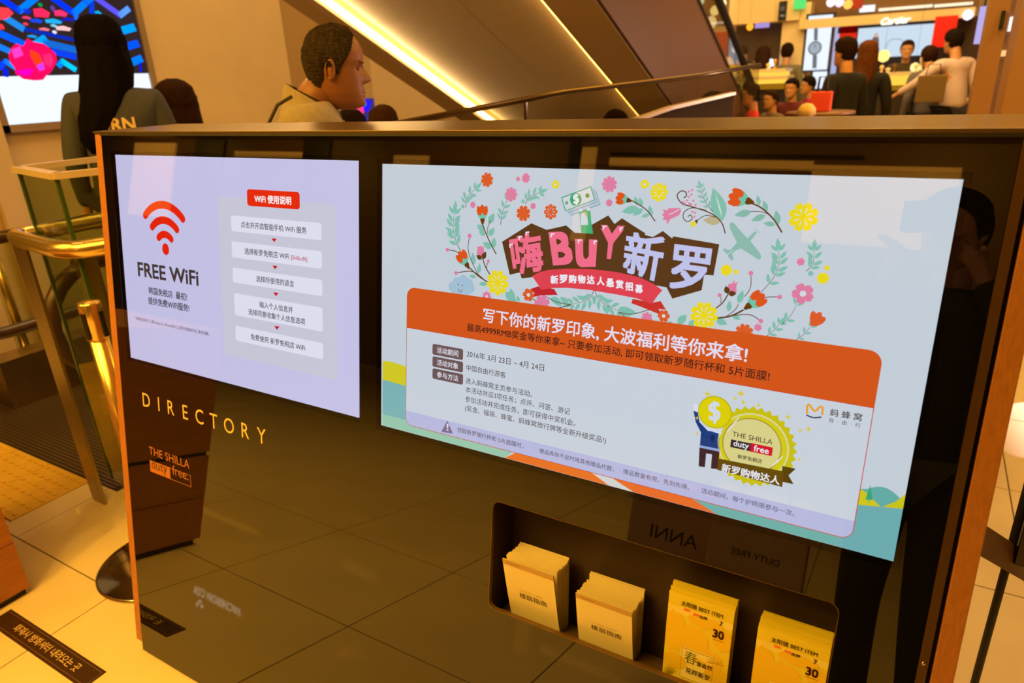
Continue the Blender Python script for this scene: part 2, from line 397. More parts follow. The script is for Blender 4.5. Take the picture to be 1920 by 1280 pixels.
# ------------------------------------------------------------------ walls and ceilings
b = B(); b.box((-5.7, 2.0, 0), (-5.5, 5.147, 5.2)); struct(b.build('wall_left', M_wall))
b = B(); b.box((-6.4, 5.147, 0), (-6.2, 6.348, 5.2)); struct(b.build('wall_left_recess', M_wall2))
b = B(); b.box((-6.4, 6.348, 0), (-5.5, 16.0, 5.2)); struct(b.build('wall_left_far', M_wall))
b = B(); b.box((-6.4, 5.0, 0), (-5.7, 5.147, 5.2)); struct(b.build('wall_left_return', M_wall))
b = B(); b.box((-15, -6.2, 0), (5, -6.0, 5.2)); struct(b.build('wall_back', mat('bronze_panelling', (122, 88, 52), 0.5)))
b = B(); b.box((-15.2, -6, 0), (-15, 2, 5.2)); struct(b.build('wall_left_aisle', M_wall2))
b = B(); b.box((-15, 2.0, 0), (-9, 2.2, 5.2)); struct(b.build('wall_aisle_end', M_wall2))
b = B(); b.box((-9.2, 2.2, 0), (-9, 16, 5.2)); struct(b.build('wall_left_outer', M_wall))
b = B(); b.box((-9, 16, 0), (5, 16.2, 5.2)); struct(b.build('wall_far', M_wall))
b = B(); b.box((5, -6, 0), (5.2, 16, 5.2)); struct(b.build('wall_right', M_wall))
M_ceil = mat('bronze_ceiling', (120, 92, 60), 0.4)
b = B(); b.box((-15, -6, 3.5), (5, 0.5, 3.6)); struct(b.build('ceiling', M_ceil))
b = B(); b.box((-9, 0.5, 5.2), (5, 16, 5.3)); struct(b.build('ceiling_atrium', mat('cream_ceiling', (215, 190, 150), 0.6)))
b = B(); b.box((-9, 0.4, 3.6), (5, 0.5, 5.2)); struct(b.build('ceiling_bulkhead', M_ceil))
# back wall door strips and lintels, light put into their colour, their reflections show at the top of the kiosk glass
M_litpanel = mat('warm_lit_panel', (255, 205, 120), 0.5, emit=(255, 180, 70), es=1.0); M_dkp = mat('dark_door_panel', (34, 22, 14), 0.5)
for k_, (x0, x1, z0, z1, mm) in enumerate([(-3.82, -3.62, 2.2, 3.42, M_litpanel), (-3.42, -1.0, 3.19, 3.29, M_litpanel), (-3.42, -0.5, 3.32, 3.36, M_dkp), (-4.0, -3.85, 0.2, 3.49, M_dkp), (-6.95, -6.3, 3.12, 3.27, M_litpanel), (-8.9, -8.3, 0.2, 3.49, M_dkp), (-10.6, -8.9, 3.2, 3.29, M_litpanel), (-11.7, -10.9, 0.2, 3.49, M_dkp), (-13.6, -12.3, 2.0, 3.42, M_litpanel), (-1.0, 0.4, 2.4, 3.25, M_litpanel)]):
    b = B(); b.box((x0, -6.0, z0), (x1, -5.96, z1)); o = struct(b.build('trim_%d' % (k_+10), mm))
for (x, y) in [(-2.0, -1.1), (-1.2, -0.7), (-0.9, -1.6), (-2.8, -0.4), (-1.5, -2.2), (0.3, -2.0), (-0.3, -1.1)]:
    t = empty('downlight', (x, y, 3.49), 'small round recessed downlight reflected in the floor and glass', 'downlight', 'downlights over the kiosk')
    b = B(); b.lathe((x, y, 3.485), [(0.001, 0), (0.035, 0), (0.035, 0.01), (0.001, 0.01)], 16); b.build('lamp', mat('downlight_lamp', (255, 230, 190), 0.5, emit=(255, 225, 180), es=28), t)
    b = B(); b.lathe((x, y, 3.478), [(0.037, 0), (0.05, 0.0), (0.052, 0.018), (0.037, 0.018)], 16); b.build('trim_ring', M_chrome, t)

# ------------------------------------------------------------------ kiosk
K = empty('directory_kiosk', (-0.92, 1.22, 0), 'large slanted black glass directory kiosk with two screens, wood sides and brochure recess', 'kiosk')
gu0, gu1 = -1.971, 0.1135; gv0, gv1 = -1.523, 0.1055
wd = mat('oak_veneer', (172, 112, 62), 0.42, noise=0.13, nscale=9, stretch=(30, 30, 1.2), bump=0.05)
M_top = mat('bronze_cap_metal', (132, 112, 82), 0.3, 0.85, noise=0.05, nscale=40)
yb = 1.365+0.02
def panw(u, v, w): return pan(u, v, w)
def prism(name, u0, u1, m, v0=gv0, v1=gv1, w0=0.0, proud=0.0):
    """side cheek: from the slanted front to the upright back"""
    a0 = pan(u0, v0, w0-proud); a1 = pan(u0, v1, w0-proud); b = B()
    z0 = max(a0[2], 0.0); z1 = a1[2]
    p = lambda u: [(u, a0[1], z0), (u, yb, z0), (u, yb, z1), (u, a1[1], z1)]
    L = p(u0); Rr = p(u1)
    b.hexa([L[0], Rr[0], Rr[1], L[1], L[3], Rr[3], Rr[2], L[2]])
    return b.build(name, m, K, bevel=0.0015)
prism('side_panel', -2.002, -1.9725, wd, v0=-1.495)
prism('side_panel', 0.134, 0.163, wd, v0=-1.495, w0=0.002)
# plinth and back board
b = B(); b.box((-1.97, 0.895, 0.0), (0.13, yb-0.02, 0.03)); b.build('plinth', M_black, K)
b = B(); b.box((-1.9715, yb-0.018, 0.03), (0.133, yb, pan(0, gv1)[2]-0.005)); b.build('back_panel', mat('bronze_laminate', (120, 88, 54), 0.45), K)
# opening of the brochure recess, in face coordinates
ou0, ou1, ov0, ov1 = -0.662, -0.003, -0.8765, -0.6255
def rrect(x0, y0, x1, y1, r):
    pts = []
    for cx, cy, a0 in ((x1-r, y0+r, -90), (x1-r, y1-r, 0), (x0+r, y1-r, 90), (x0+r, y0+r, 180)):
        pts += [(cx+r*math.cos(math.radians(a0+t)), cy+r*math.sin(math.radians(a0+t))) for t in range(0, 91, 15)]
    return pts
def face_sheet(name, outer, holes, w, ext, m):
    me = curve_mesh([outer]+holes, ext)
    for v in me.vertices: v.co = Vector(tuple(pan(v.co.x, v.co.y, w+ext-v.co.z*1.0)))
    return link_mesh(name, me, m, K)
hole = rrect(ou0, ov0, ou1, ov1, 0.018)
rect4 = lambda a, b, c, d: [(a, b), (c, b), (c, d), (a, d)]
M_pane = glass('kiosk_clear_glass', (255, 255, 255), ior=1.72)
M_bpane = mat('back_painted_glass', (9, 8, 7), 0.0); M_bpane.node_tree.nodes['Principled BSDF'].inputs['IOR'].default_value = 1.72
def winpx(tl, br, g=0.0):
    a = uv(tl, 0.0065); c = uv(br, 0.0065); return [(a[0]-g, c[1]-g), (c[0]+g, c[1]-g), (c[0]+g, a[1]+g), (a[0]-g, a[1]+g)]
W1 = winpx((216, 290), (673, 783), .009); W2 = winpx((717, 307), (1675, 1052), .009)
o = face_sheet('glass_front', rect4(gu0, gv0, gu1, gv1), [hole, W1, W2], 0.0, 0.0003, M_bpane)
for W_ in (W1, W2): face_sheet('screen_glass', W_, [], 0.0001, 0.0002, M_pane)
o['label'] = 'smoked black front glass reflecting the floor'
M_back = mat('black_backing', (9, 8, 8), 0.7, spec=0.0)
face_sheet('backing', rect4(gu0, gv0, gu1, gv1), [hole], 0.0085, 0.0005, M_back)
# slim bezel at the right edge and thin dark edge
b = B(); q = lambda u, v, w: pan(u, v, w)
for (u0, u1, w0, m_, nm) in ((0.1145, 0.1275, 0.001, mat('bronze_bezel', (98, 72, 42), 0.4, 0.6), 'bezel'), (0.128, 0.1335, 0.02, M_black, 'shadow_gap')):
    bb = B(); bb.hexa([q(u0, gv0, w0+0.01), q(u1, gv0, w0+0.01), q(u1, gv0, w0), q(u0, gv0, w0), q(u0, gv1, w0+0.01), q(u1, gv1, w0+0.01), q(u1, gv1, w0), q(u0, gv1, w0)]); bb.build(nm, m_, K)
bb = B()
for v in (-0.68,): 
    c = pan(0.121, v, -0.0); bb.lathe((0, 0, 0), [(0.001, 0), (0.0028, 0), (0.003, 0.0012), (0.001, 0.0012)], 14)
    Mx = Matrix(((1, 0, 0, c[0]), (0, U[1], N[1], c[1]), (0, U[2], N[2], c[2]), (0, 0, 0, 1)))
    bb.bm.transform(Mx)
bb.build('screw', M_chrome, K)
# top cap
zt = pan(0, gv1)[2]; yt = pan(0, gv1, -0.004)[1]
bb = B(); bb.box((-2.003, yt, zt), (0.164, yb+0.003, zt+0.006)); bb.build('top_cap', M_top, K, bevel=0.0012)
bb = B(); bb.hexa([q(-1.9725, gv1-0.006, 0), q(0.133, gv1-0.006, 0), q(0.133, gv1-0.006, -0.003), q(-1.9725, gv1-0.006, -0.003), q(-1.9725, gv1-0.0005, 0), q(0.133, gv1-0.0005, 0), q(0.133, gv1-0.0005, -0.003), q(-1.9725, gv1-0.0005, -0.003)]); bb.build('top_edge_trim', M_black, K)
# recess box
M_rec = mat('dark_bronze_recess', (64, 50, 36), 0.5, noise=0.05, nscale=200)
rw = 0.105; rv0 = -0.935
bb = B()
bb.quad([q(ou0-0.004, ov1+0.003, 0.009), q(ou1+0.004, ov1+0.003, 0.009), q(ou1+0.004, ov1+0.003, rw), q(ou0-0.004, ov1+0.003, rw)])
bb.quad([q(ou0-0.004, rv0, rw), q(ou1+0.004, rv0, rw), q(ou1+0.004, rv0, 0.009), q(ou0-0.004, rv0, 0.009)])
for u_ in (ou0-0.004, ou1+0.004): bb.quad([q(u_, rv0, 0.009), q(u_, rv0, rw), q(u_, ov1+0.003, rw), q(u_, ov1+0.003, 0.009)])
bb.quad([q(ou0-0.004, rv0, rw), q(ou1+0.004, rv0, rw), q(ou1+0.004, ov1+0.003, rw), q(ou0-0.004, ov1+0.003, rw)])
bb.quad([q(ou0-0.004, rv0, 0.01), q(ou1+0.004, rv0, 0.01), q(ou1+0.004, ov0, 0.01), q(ou0-0.004, ov0, 0.01)])
rec = bb.build('brochure_recess', M_rec, K)
for i in range(len(hole)):  # polished rim of the opening
    pass
bb = B(); n_ = len(hole); inner = rrect(ou0+0.0012, ov0+0.0012, ou1-0.0012, ov1-0.0012, 0.017)
for i in range(n_):
    j = (i+1) % n_; bb.quad([q(*hole[i], -0.0006), q(*hole[j], -0.0006), q(*inner[j], -0.0006), q(*inner[i], -0.0006)]); bb.quad([q(*inner[i], -0.0006), q(*inner[j], -0.0006), q(*inner[j], 0.01), q(*inner[i], 0.01)])
bb.build('recess_rim', mat('rim_edge', (120, 92, 55), 0.35, 0.5), rec)
M_sp = mat('recess_block', (78, 60, 40), 0.5)
for (a0, a1) in ((-0.655, -0.628), (-0.505, -0.466), (-0.343, -0.286), (-0.163, -0.125)):
    bb = B(); bb.hexa([q(a0, rv0+.001, 0.095), q(a1, rv0+.001, 0.095), q(a1, rv0+.001, 0.028), q(a0, rv0+.001, 0.028), q(a0, -0.905, 0.085), q(a1, -0.905, 0.085), q(a1, -0.905, 0.04), q(a0, -0.905, 0.04)]); bb.build('divider_block', M_sp, rec, bevel=0.001)

# ---- leaflets standing in the recess
M_cr = mat('cream_paper', (232, 220, 180), 0.6); M_cr2 = mat('cream_band', (206, 178, 126), 0.6)
M_ye = mat('yellow_paper', (234, 220, 62), 0.55); M_ye2 = mat('yellow_edge', (228, 160, 40), 0.6)
def leaflet(u0, u1, vt, wb, wt, kind, front, lab, grp, du=0.0, lift=0.0, fold=0.0028):
    c = pan((u0+u1)/2, rv0+.002, wb)
    t = empty('leaflet', tuple(c), lab, 'leaflet', grp)
    vb = rv0+0.002
    P = lambda u, s_, d: pan(u, vb+(vt-vb)*s_, wb+(wt-wb)*s_+d)
    m1, m2 = (M_cr, M_cr2) if kind == 'cream' else (M_ye, M_ye2)
    n = 6
    for nm, d0, d1, sh in (('front_cover', 0.0, 0.0005, 0), ('back_cover', fold, fold+0.0005, 1)):
        bb = B(); rows = []
        for i in range(n+1):
            s_ = i/n; bow = -0.0022*math.sin(math.pi*s_)*(1 if front else 0.5)
            rows.append([bb.bm.verts.new(Vector(tuple(P(u, s_*(1-0.004*sh), d+bow*(1 if sh == 0 else 0.6))))) for u, d in ((u0+du, d0), (u1+du, d0), (u1+du, d1), (u0+du, d1))])
        for a, c_ in zip(rows, rows[1:]):
            for k in range(4): bb.bm.faces.new((a[k], a[(k+1) % 4], c_[(k+1) % 4], c_[k]))
        bb.bm.faces.new(rows[0][::-1]); bb.bm.faces.new(rows[-1]); bb.build(nm, m1, t)
    bb = B(); bb.hexa([P(u0+du, 0, 0.0005), P(u0+du+.0006, 0, 0.0005), P(u0+du+.0006, 0, fold), P(u0+du, 0, fold), P(u0+du, 0.99, 0.0005), P(u0+du+.0006, 0.99, 0.0005), P(u0+du+.0006, 0.99, fold), P(u0+du, 0.99, fold)]); bb.build('spine', m1, t)
    if not front: return t
    W = u1-u0
    def fr(a, b, w):   # a,b in 0..1 across and up the cover
        s_ = b; bow = -0.0022*math.sin(math.pi*s_); return P(u0+du+a*W, s_, bow-0.0003-w)
    ar = Art(fr, lambda p: p, step=0.00015, mk=ink)
    class Q: pass
    ar.sc = lambda c, r: r
    if kind == 'cream':
        ar.raw([(0, 0.925), (1, 0.925), (1, 1), (0, 1)], [(0, 1, 2, 3)], (196, 164, 112), 1)
        ar.text('楼层指南', (0.27, 0.50), (0.80, 0.50), (70, 55, 30), 2, bold=0.008)
        vs_, fs_, x0, x1, y0, y1 = text_mesh('楼层指南')
        ar.v = ar.v[:4]; ar.fc = ar.fc[:1]; ar.mi = ar.mi[:1]
        k = 0.55/(x1-x0); ar.raw([(0.26+(x-x0)*k, 0.50+y*k*0.62) for x, y in vs_], fs_, (64, 50, 26), 2)
        vs_, fs_, x0, x1, y0, y1 = text_mesh('FLOOR GUIDE'); k = 0.46/(x1-x0); ar.raw([(0.28+(x-x0)*k, 0.60+y*k*0.5) for x, y in vs_], fs_, (205, 178, 120), 2)
        ar.raw([(0.08, 0.955), (0.34, 0.955), (0.34, 0.963), (0.08, 0.963)], [(0, 1, 2, 3)], (120, 100, 60), 2)
    else:
        def blob(cx, cy, rx, ry, rgb, layer, n=18): ar.raw([(min(max(cx+rx*math.cos(2*math.pi*k/n), 0), 1), min(max(cy+ry*math.sin(2*math.pi*k/n)*(1+.12*math.sin(3*k)), 0.0), 0.86)) for k in range(n)], [tuple(range(n))], rgb, layer)
        ar.raw([(0, 0.0), (1, 0.0), (1, 0.875), (0, 0.875)], [(0, 1, 2, 3)], (244, 232, 134), 1)
        for (cx, cy, rx, ry) in ((.12, .62, .2, .2), (.42, .6, .26, .13), (.7, .45, .22, .1), (.6, .8, .28, .06), (.9, .68, .16, .1), (.18, .32, .2, .08), (.85, .3, .2, .1), (.4, .1, .3, .08)): blob(cx, cy, rx, ry, (238, 206, 40), 2)
        ar.raw([(0.26, 0.17), (0.8, 0.17), (0.8, 0.50), (0.26, 0.50)], [(0, 1, 2, 3)], (246, 236, 156), 3)
        for q_ in (((.28, .18), (.78, .185)), ((.28, .485), (.78, .49)), ((.28, .18), (.285, .49)), ((.775, .18), (.78, .49))):
            (a, b_), (c_, d_) = q_; ar.raw([(a, b_), (c_, b_), (c_, d_), (a, d_)], [(0, 1, 2, 3)], (150, 120, 40), 4)
        def T(s_, x, y, w_, asp, rgb, bold=0.0, layer=5):
            vs_, fs_, x0, x1, y0, y1 = text_mesh(s_, bold); k = w_/(x1-x0); ar.raw([(x+(xx-x0)*k, y+yy*k*asp) for xx, yy in vs_], fs_, rgb, layer)
        T('春', .33, .36, .2, .62, (92, 110, 20)); T('意盎然', .53, .36, .24, .62, (70, 58, 20), .01); T('花样新罗', .37, .25, .38, .62, (70, 58, 20), .01)
        T('30', .72, .70, .17, .62, (70, 30, 10), .03); ar.raw([(.72, .675), (.9, .675), (.9, .68), (.72, .68)], [(0, 1, 2, 3)], (150, 90, 20), 5)
        T('太阳镜 BEST ITEM', .2, .90, .64, .62, (100, 84, 20), .01)
        T('品牌', .5, .835, .12, .5, (110, 90, 30), .02); T('7', .8, .825, .05, .6, (110, 90, 30), .02)
        for k in range(9):
            a0 = math.radians(40+k*22); ar.leafuv((.12, .16), (.12+.13*math.cos(a0), .16+.1*math.sin(a0)), (170, 150, 30), 4, 0.06)
        for k in range(7):
            a0 = math.radians(10+k*30); ar.leafuv((.8, .44), (.8+.15*math.cos(a0), .44+.08*math.sin(a0)), (205, 170, 50), 4, 0.05)
        for (x, y) in ((.3, .865), (.45, .85)): ar.raw([(x-.05, y-.012), (x+.05, y-.012), (x+.05, y+.012), (x-.05, y+.012)], [(0, 1, 2, 3)], (240, 130, 80), 3)
    ar.build('cover_print', t)
    return t
stacks = [(-0.627, -0.509, -0.743, 0.054, 0.002, 0.088, 0.066, 12, 'cream', 'far left stack of the recess', 'Cream floor guide leaflet at the front of the leftmost stack'),
          (-0.464, -0.346, -0.772, 0.052, 0.004, 0.088, 0.072, 11, 'cream', 'second stack from left', 'Cream floor guide leaflet at the front of the second stack from left'),
          (-0.286, -0.166, -0.716, 0.045, 0.030, 0.076, 0.062, 7, 'yellow', 'third stack from left', 'Yellow item leaflet at the front of the third stack from left'),
          (-0.124, -0.006, -0.729, 0.045, 0.030, 0.088, 0.078, 10, 'yellow', 'rightmost stack', 'Yellow item leaflet at the front of the rightmost stack')]
for si, (u0, u1, vt, wb0, wt0, wb1, wt1, n, kind, where, lab) in enumerate(stacks):
    for i in range(n):
        t_ = i/(n-1); wb_ = wb0+(wb1-wb0)*t_; wt_ = wt0+(wt1-wt0)*t_
        if si == 0 and i == 0: wt_ -= 0.012
        if si == 1 and i >= n-2: wt_ += 0.006
        vv = vt+(0.0 if i == 0 else random.uniform(-0.0022, 0.0022))+(0.006 if kind == 'yellow' and i > 0 else 0)+(0.01 if si == 1 and i >= n-2 else 0)
        leaflet(u0, u1, vv, wb_, wt_, kind, i == 0, lab if i == 0 else '%s paper leaflet tucked behind the front one, %s' % ('plain cream' if kind == 'cream' else 'bright yellow', where),
                'leaflets in the '+where, du=0 if i == 0 else random.uniform(-0.001, 0.001), fold=0.0022)
# ------------------------------------------------------------------ displays behind the glass
SW = 0.0065
def scr_frame(u, v, w): return pan(u, v, SW-w)
def scr_px(p): return uv(p, SW)
def screen(name, tl, br, rgb, label):
    a = scr_px(tl); b = scr_px(br); o = B(); u0, v0, u1, v1 = a[0], b[1], b[0], a[1]
    o.hexa([pan(u0, v0, SW+.0018), pan(u1, v0, SW+.0018), pan(u1, v0, SW), pan(u0, v0, SW), pan(u0, v1, SW+.0018), pan(u1, v1, SW+.0018), pan(u1, v1, SW), pan(u0, v1, SW)])
    s = o.build(name, glow(rgb), K); s['label'] = label; return s
def spx(u0v0, u1v1): return u0v0, u1v1

# left display: free wifi notice
LS = screen('display_screen', (216, 290), (673, 783), (203, 201, 238), 'left lavender screen with the free WiFi notice')
def art(parent, name, fn, label=None):
    a = Art(scr_frame, scr_px); fn(a); return a.build(name, parent, label)
RED = (238, 36, 12); DK = (62, 52, 70)
def f(a):
    c = a.p((310.7, 467)); 
    q = a.p((310.7, 478)); rr = abs(c[1]-q[1])
    a.raw([(c[0]+rr*0.93*math.cos(t*math.pi/12), c[1]+rr*math.sin(t*math.pi/12)) for t in range(24)], [tuple(range(24))], RED, 2)
    for (yo, yi) in ((376.6, 391.5), (405.5, 420), (432.5, 446)):
        ro = a.p((309, yo))[1]-c[1]; ri = a.p((309, yi))[1]-c[1]; hw = (ro-ri)/2; rm = (ro+ri)/2; A = math.radians(43.5); n = 22
        pts = [(c[0]+rm*math.sin(-A+2*A*k/n), c[1]+rm*math.cos(-A+2*A*k/n)) for k in range(n+1)]
        o_, i_ = [], []
        for k in range(n+1):
            t = -A+2*A*k/n; o_.append((c[0]+ro*math.sin(t), c[1]+ro*math.cos(t))); i_.append((c[0]+ri*math.sin(t), c[1]+ri*math.cos(t)))
        a.raw(o_+i_, [(k, k+1, n+2+k, n+1+k) for k in range(n)], RED, 2)
        for e in (pts[0], pts[-1]): a.raw([(e[0]+hw*math.cos(k*math.pi/8), e[1]+hw*math.sin(k*math.pi/8)) for k in range(16)], [tuple(range(16))], RED, 2)
art(LS, 'wifi_symbol', f, 'red wifi symbol')
art(LS, 'lettering', lambda a: (a.text('FREE WiFi', (259.6, 517), (373, 534.6), (70, 56, 52), bold=0.018, hp=26, rot=False)))
art(LS, 'lettering', lambda a: (a.text('韩国免税店  最初!', (279.3, 550.3), (351, 561.5), DK, bold=0.012, rot=False), a.text('提供免费WIFI服务!', (278.7, 570.2), (355.5, 581.5), DK, bold=0.012, rot=False)))
art(LS, 'fine_print', lambda a: a.text('* 免税店适用于三星Galaxy S2, iPhone4及以上型号的智能手机, 敬请谅解。', (252.5, 598.5), (393, 628.5), (96, 84, 110), bold=0.008, rot=False))
def f(a):
    A0 = a.p((407, 367.6)); A1 = a.p((633, 713)); a.rect((A0[0], A1[1]), (A1[0], A0[1]), (206, 206, 224), 1, 0.012)
art(LS, 'step_card', f)
for (tl, bl, r_, t_, n_) in (((432.8, 403.5), (432.8, 433), 603, None, 1), ((434, 452), (434.5, 482), 603.6, None, 1), ((436, 501), (437, 529), 604.5, None, 1), ((438.7, 549), (441, 590.5), 605, None, 1), ((441, 610), (442, 638), 606, None, 1)):
    def f(a, tl=tl, bl=bl, r_=r_):
        p = a.p(tl); q_ = a.p(bl); u1 = a.p((r_, tl[1]+35))[0]; a.rect((p[0], q_[1]), (u1, p[1]), (229, 230, 247), 2, 0.006)
    art(LS, 'step_box', f)
art(LS, 'header_box', lambda a: a.rect((a.p((464, 385))[0], a.p((465.5, 385.6))[1]), (a.p((562, 370))[0], a.p((464, 354.4))[1]), (236, 44, 14), 3, 0.008), 'red header box')
art(LS, 'lettering', lambda a: a.text('WiFi 使用说明', (477.5, 378), (546.5, 382.6), (255, 250, 250), bold=0.02, rot=False))
for (s_, p0, p1, c_) in (('点击并开启智能手机 WiFi 服务', (452, 425.6), (575, 437), DK), ('选择新罗免税店 WiFi', (459, 475.6), (542.3, 485), DK), ('[Shilla.dfs]', (546.4, 485.5), (576.4, 489.4), (200, 40, 60)),
                         ('选择所使用的语言', (481, 527), (551.8, 537), DK), ('输入个人信息并', (487, 575), (549.4, 586), DK), ('选择同意收集个人信息选项', (466.3, 588.6), (572.5, 608), DK), ('免费使用 新罗免税店 WiFi', (470.6, 636), (572.5, 656), DK)):
    art(LS, 'lettering', lambda a: a.text(s_, p0, p1, c_, bold=0.006, rot=False))
def f(a):
    for (x, y) in ((514, 450), (515.7, 501), (517.4, 551.3), (519.3, 614.3)):
        a.poly([(x-4.8, y-3.6), (x+5, y-2.4), (x, y+4)], (205, 20, 30), 2)
art(LS, 'step_arrows', f)

# right display: campaign poster
RS = screen('display_screen', (717, 307), (1675, 1052), (201, 212, 222), 'right wide screen with a flowery shopping campaign')
GR = (128, 194, 176); PK = (226, 128, 164); OR = (224, 94, 42); YE = (240, 220, 30); BR = (96, 62, 26); TEAL = (112, 176, 180); WH = (214, 222, 230)
def r3(x, y): return (700+x/3.657, 290+y/3.657)
def r4(x, y): return (1130+x/3.555, 300+y/3.555)
def r5(x, y): return (700+x/3.368, 560+y/3.368)
def r6(x, y): return (1180+x/2.56, 560+y/2.56)
def rt(x, y): return (860+x/3.692, 380+y/3.692)
# landscape around the card
def f(a):
    b0 = a.p((717, 796)); c_ = a.p((1675, 1052)); L = b0[0]; Rr = c_[0]; Bt = c_[1]+0.0005
    card_l = a.p((762, 700))[0]; card_b = a.p((762, 797))[1]; card_r = a.p((1603, 985))[0]
    a.loops([[(L, a.p((717, 677))[1]), (L+.015, a.p((717, 677))[1]+.003), (L+.035, a.p((740, 680))[1]), (card_l+.01, a.p((762, 688))[1]), (card_l+.01, a.p((762, 740))[1]), (L, a.p((717, 712))[1])]], (214, 206, 40), 1)
    a.loops([[(L, a.p((717, 711))[1]), (card_l+.01, a.p((762, 724))[1]), (card_l+.01, Bt), (L, Bt)]], (124, 184, 186), 2)
    yt_ = card_b+0.012
    x = [a.p(p)[0] for p in ((962, 862), (1088, 885), (1160, 905), (1290, 935))]
    a.loops([[(L, yt_), (x[0]+.01, yt_), (x[0]-.02, Bt), (L, Bt)]], (152, 204, 178), 3)
    a.loops([[(x[0]-.02, Bt), (x[0]+.02, yt_), (x[1], yt_), (x[1]+.075, Bt)]], (236, 116, 40), 3)
    a.loops([[(x[1], yt_), (x[2]-.01, yt_), (x[2]+.055, Bt), (x[1]+.06, Bt)]], (212, 216, 214), 4)
    a.loops([[(x[2]-.04, yt_), (x[3]-.02, yt_), (x[3]+.052, Bt), (x[2]+.03, Bt)]], (236, 112, 44), 5)
    a.loops([[(x[3]-.02, yt_), (Rr, yt_), (Rr, Bt), (x[3]+.052, Bt)]], (108, 180, 172), 3)
    q0 = a.p((1615, 905)); q1 = a.p((1695, 960))
    a.loops([[(q0[0]-.02, Bt), (q0[0]-.02, a.p((1610, 950))[1]), (Rr, a.p((1692, 953))[1]), (Rr, Bt)]], TEAL, 6)
    yy = a.p((1610, 950))[1]-0.004
    a.loops([[(q0[0]-.012, yy+.03)]+[(min(q0[0]+0.01+k*0.005, Rr), yy+.033+.012*math.sin(math.pi*(k+1)/10)) for k in range(10)]+[(min(q0[0]+.066, Rr), yy), (q0[0]-.012, yy)]], (104, 176, 170), 1)
    a.loops([[(q0[0]-.02, yy+.036), (q0[0]+.006, yy+.032), (q0[0]+.045, yy+.002), (q0[0]+.045, yy-.004), (q0[0]-.02, yy-.004)]], (212, 202, 30), 3)
    a.loops([[(q0[0]+.02, yy-.004), (q0[0]+.026, yy+.007), (q0[0]+.05, yy+.027), (Rr, yy+.042), (Rr, yy-.004)]], (206, 200, 30), 3)
    a.poly([r6(1157, 893), r6(1133, 962), r6(1168, 965)], (60, 170, 120), 7); a.poly([r6(1148, 958), r6(1146, 975), r6(1152, 976), r6(1153, 958)], (60, 170, 120), 7)
art(RS, 'landscape_print', f)
# flowers, sprigs
FL = [(r3(780, 172), 13, OR, 8, None, None), (r3(993, 166), 4.5, PK, 8, None, None), (r3(1046, 160), 9, PK, 8, None, None), (r3(1250, 204), 8, YE, 6, None, WH), (r3(945, 272), 13, PK, 8, None, None),
      (r3(1619, 203), 15.5, PK, 9, None, None), (r3(1029, 402), 14.5, OR, 8, None, None), (r3(1217, 391), 14, OR, 8, WH, None), (r3(683, 343), 6, PK, 8, None, None), (r3(614, 355), 3.8, GR, 8, None, None),
      (r3(1096, 352), 6, PK, 8, None, None), (r3(1027, 320), 4, GR, 8, None, None), (r3(1617, 331), 6.5, PK, 8, None, None), (r3(852, 877), 23, YE, 9, WH, None), (r3(778, 970), 9, PK, 7, None, WH),
      (r3(1157, 1020), 16, PK, 7, None, None), (r4(281, 161), 9, YE, 8, None, WH), (r4(376, 215), 18, YE, 8, WH, None), (r4(44, 284), 6.5, PK, 8, None, None), (r4(1338, 380), 29, YE, 8, WH, None),
      (r4(1320, 678), 8, PK, 6, None, None), (r4(1387, 755), 5.5, GR, 7, None, None), (r4(1468, 787), 12, YE, 8, None, None), (r4(1495, 718), 5.5, YE, 8, None, None), (r4(825, 733), 11.5, YE, 8, None, None), (r4(890, 745), 5, YE, 8, None, None),
      (r4(675, 1035), 27, YE, 9, WH, None), (r4(1335, 890), 21, PK, 5, None, WH), (r4(943, 1150), 18, OR, 9, None, None), (r4(1035, 1115), 7.5, PK, 6, None, None), (r4(295, 1050), 11, PK, 7, None, None)]
for (c_, r_, rgb, n_, sl, ce) in FL:
    art(RS, 'flower_print', lambda a: a.flower(c_, r_, rgb, n_, 3, slit=sl, centre=ce))
def br3(a, x, y, r=3.4): a.disc(r3(x, y), r, PK, 3)
SP = [([r3(600, 662), r3(566, 590), r3(548, 500), r3(556, 402)], 6, 22, True), ([r3(635, 362), r3(640, 300), r3(700, 235)], 4, 17, True), ([r3(873, 480), r3(885, 400), r3(920, 305)], 4, 16, False),
      ([r3(1044, 337), r3(1070, 290), r3(1140, 258)], 4, 17, True), ([r4(735, 345), r4(680, 270), r4(652, 180)], 5, 14, True), ([r4(1047, 890), r4(1135, 790), r4(1175, 700), r4(1172, 600)], 6, 23, True),
      ([r4(1358, 740), r4(1402, 690), r4(1410, 600)], 4, 22, True), ([rt(938, 598), rt(900, 670), rt(790, 700)], 5, 22, True), ([rt(940, 598), rt(980, 680), rt(1110, 750)], 5, 22, True),
      ([r4(1085, 1178), r4(1135, 1140), r4(1180, 1090)], 3, 18, True), ([r4(1195, 1092), r4(1250, 1040), r4(1295, 960)], 2, 20, False), ([r4(1278, 1203), r4(1335, 1165), r4(1388, 1108)], 3, 14, False)]
for (pts, n_, lp, tip) in SP:
    art(RS, 'sprig_print', lambda a: a.sprig(pts, n_, lp, GR, 1, tip=tip))
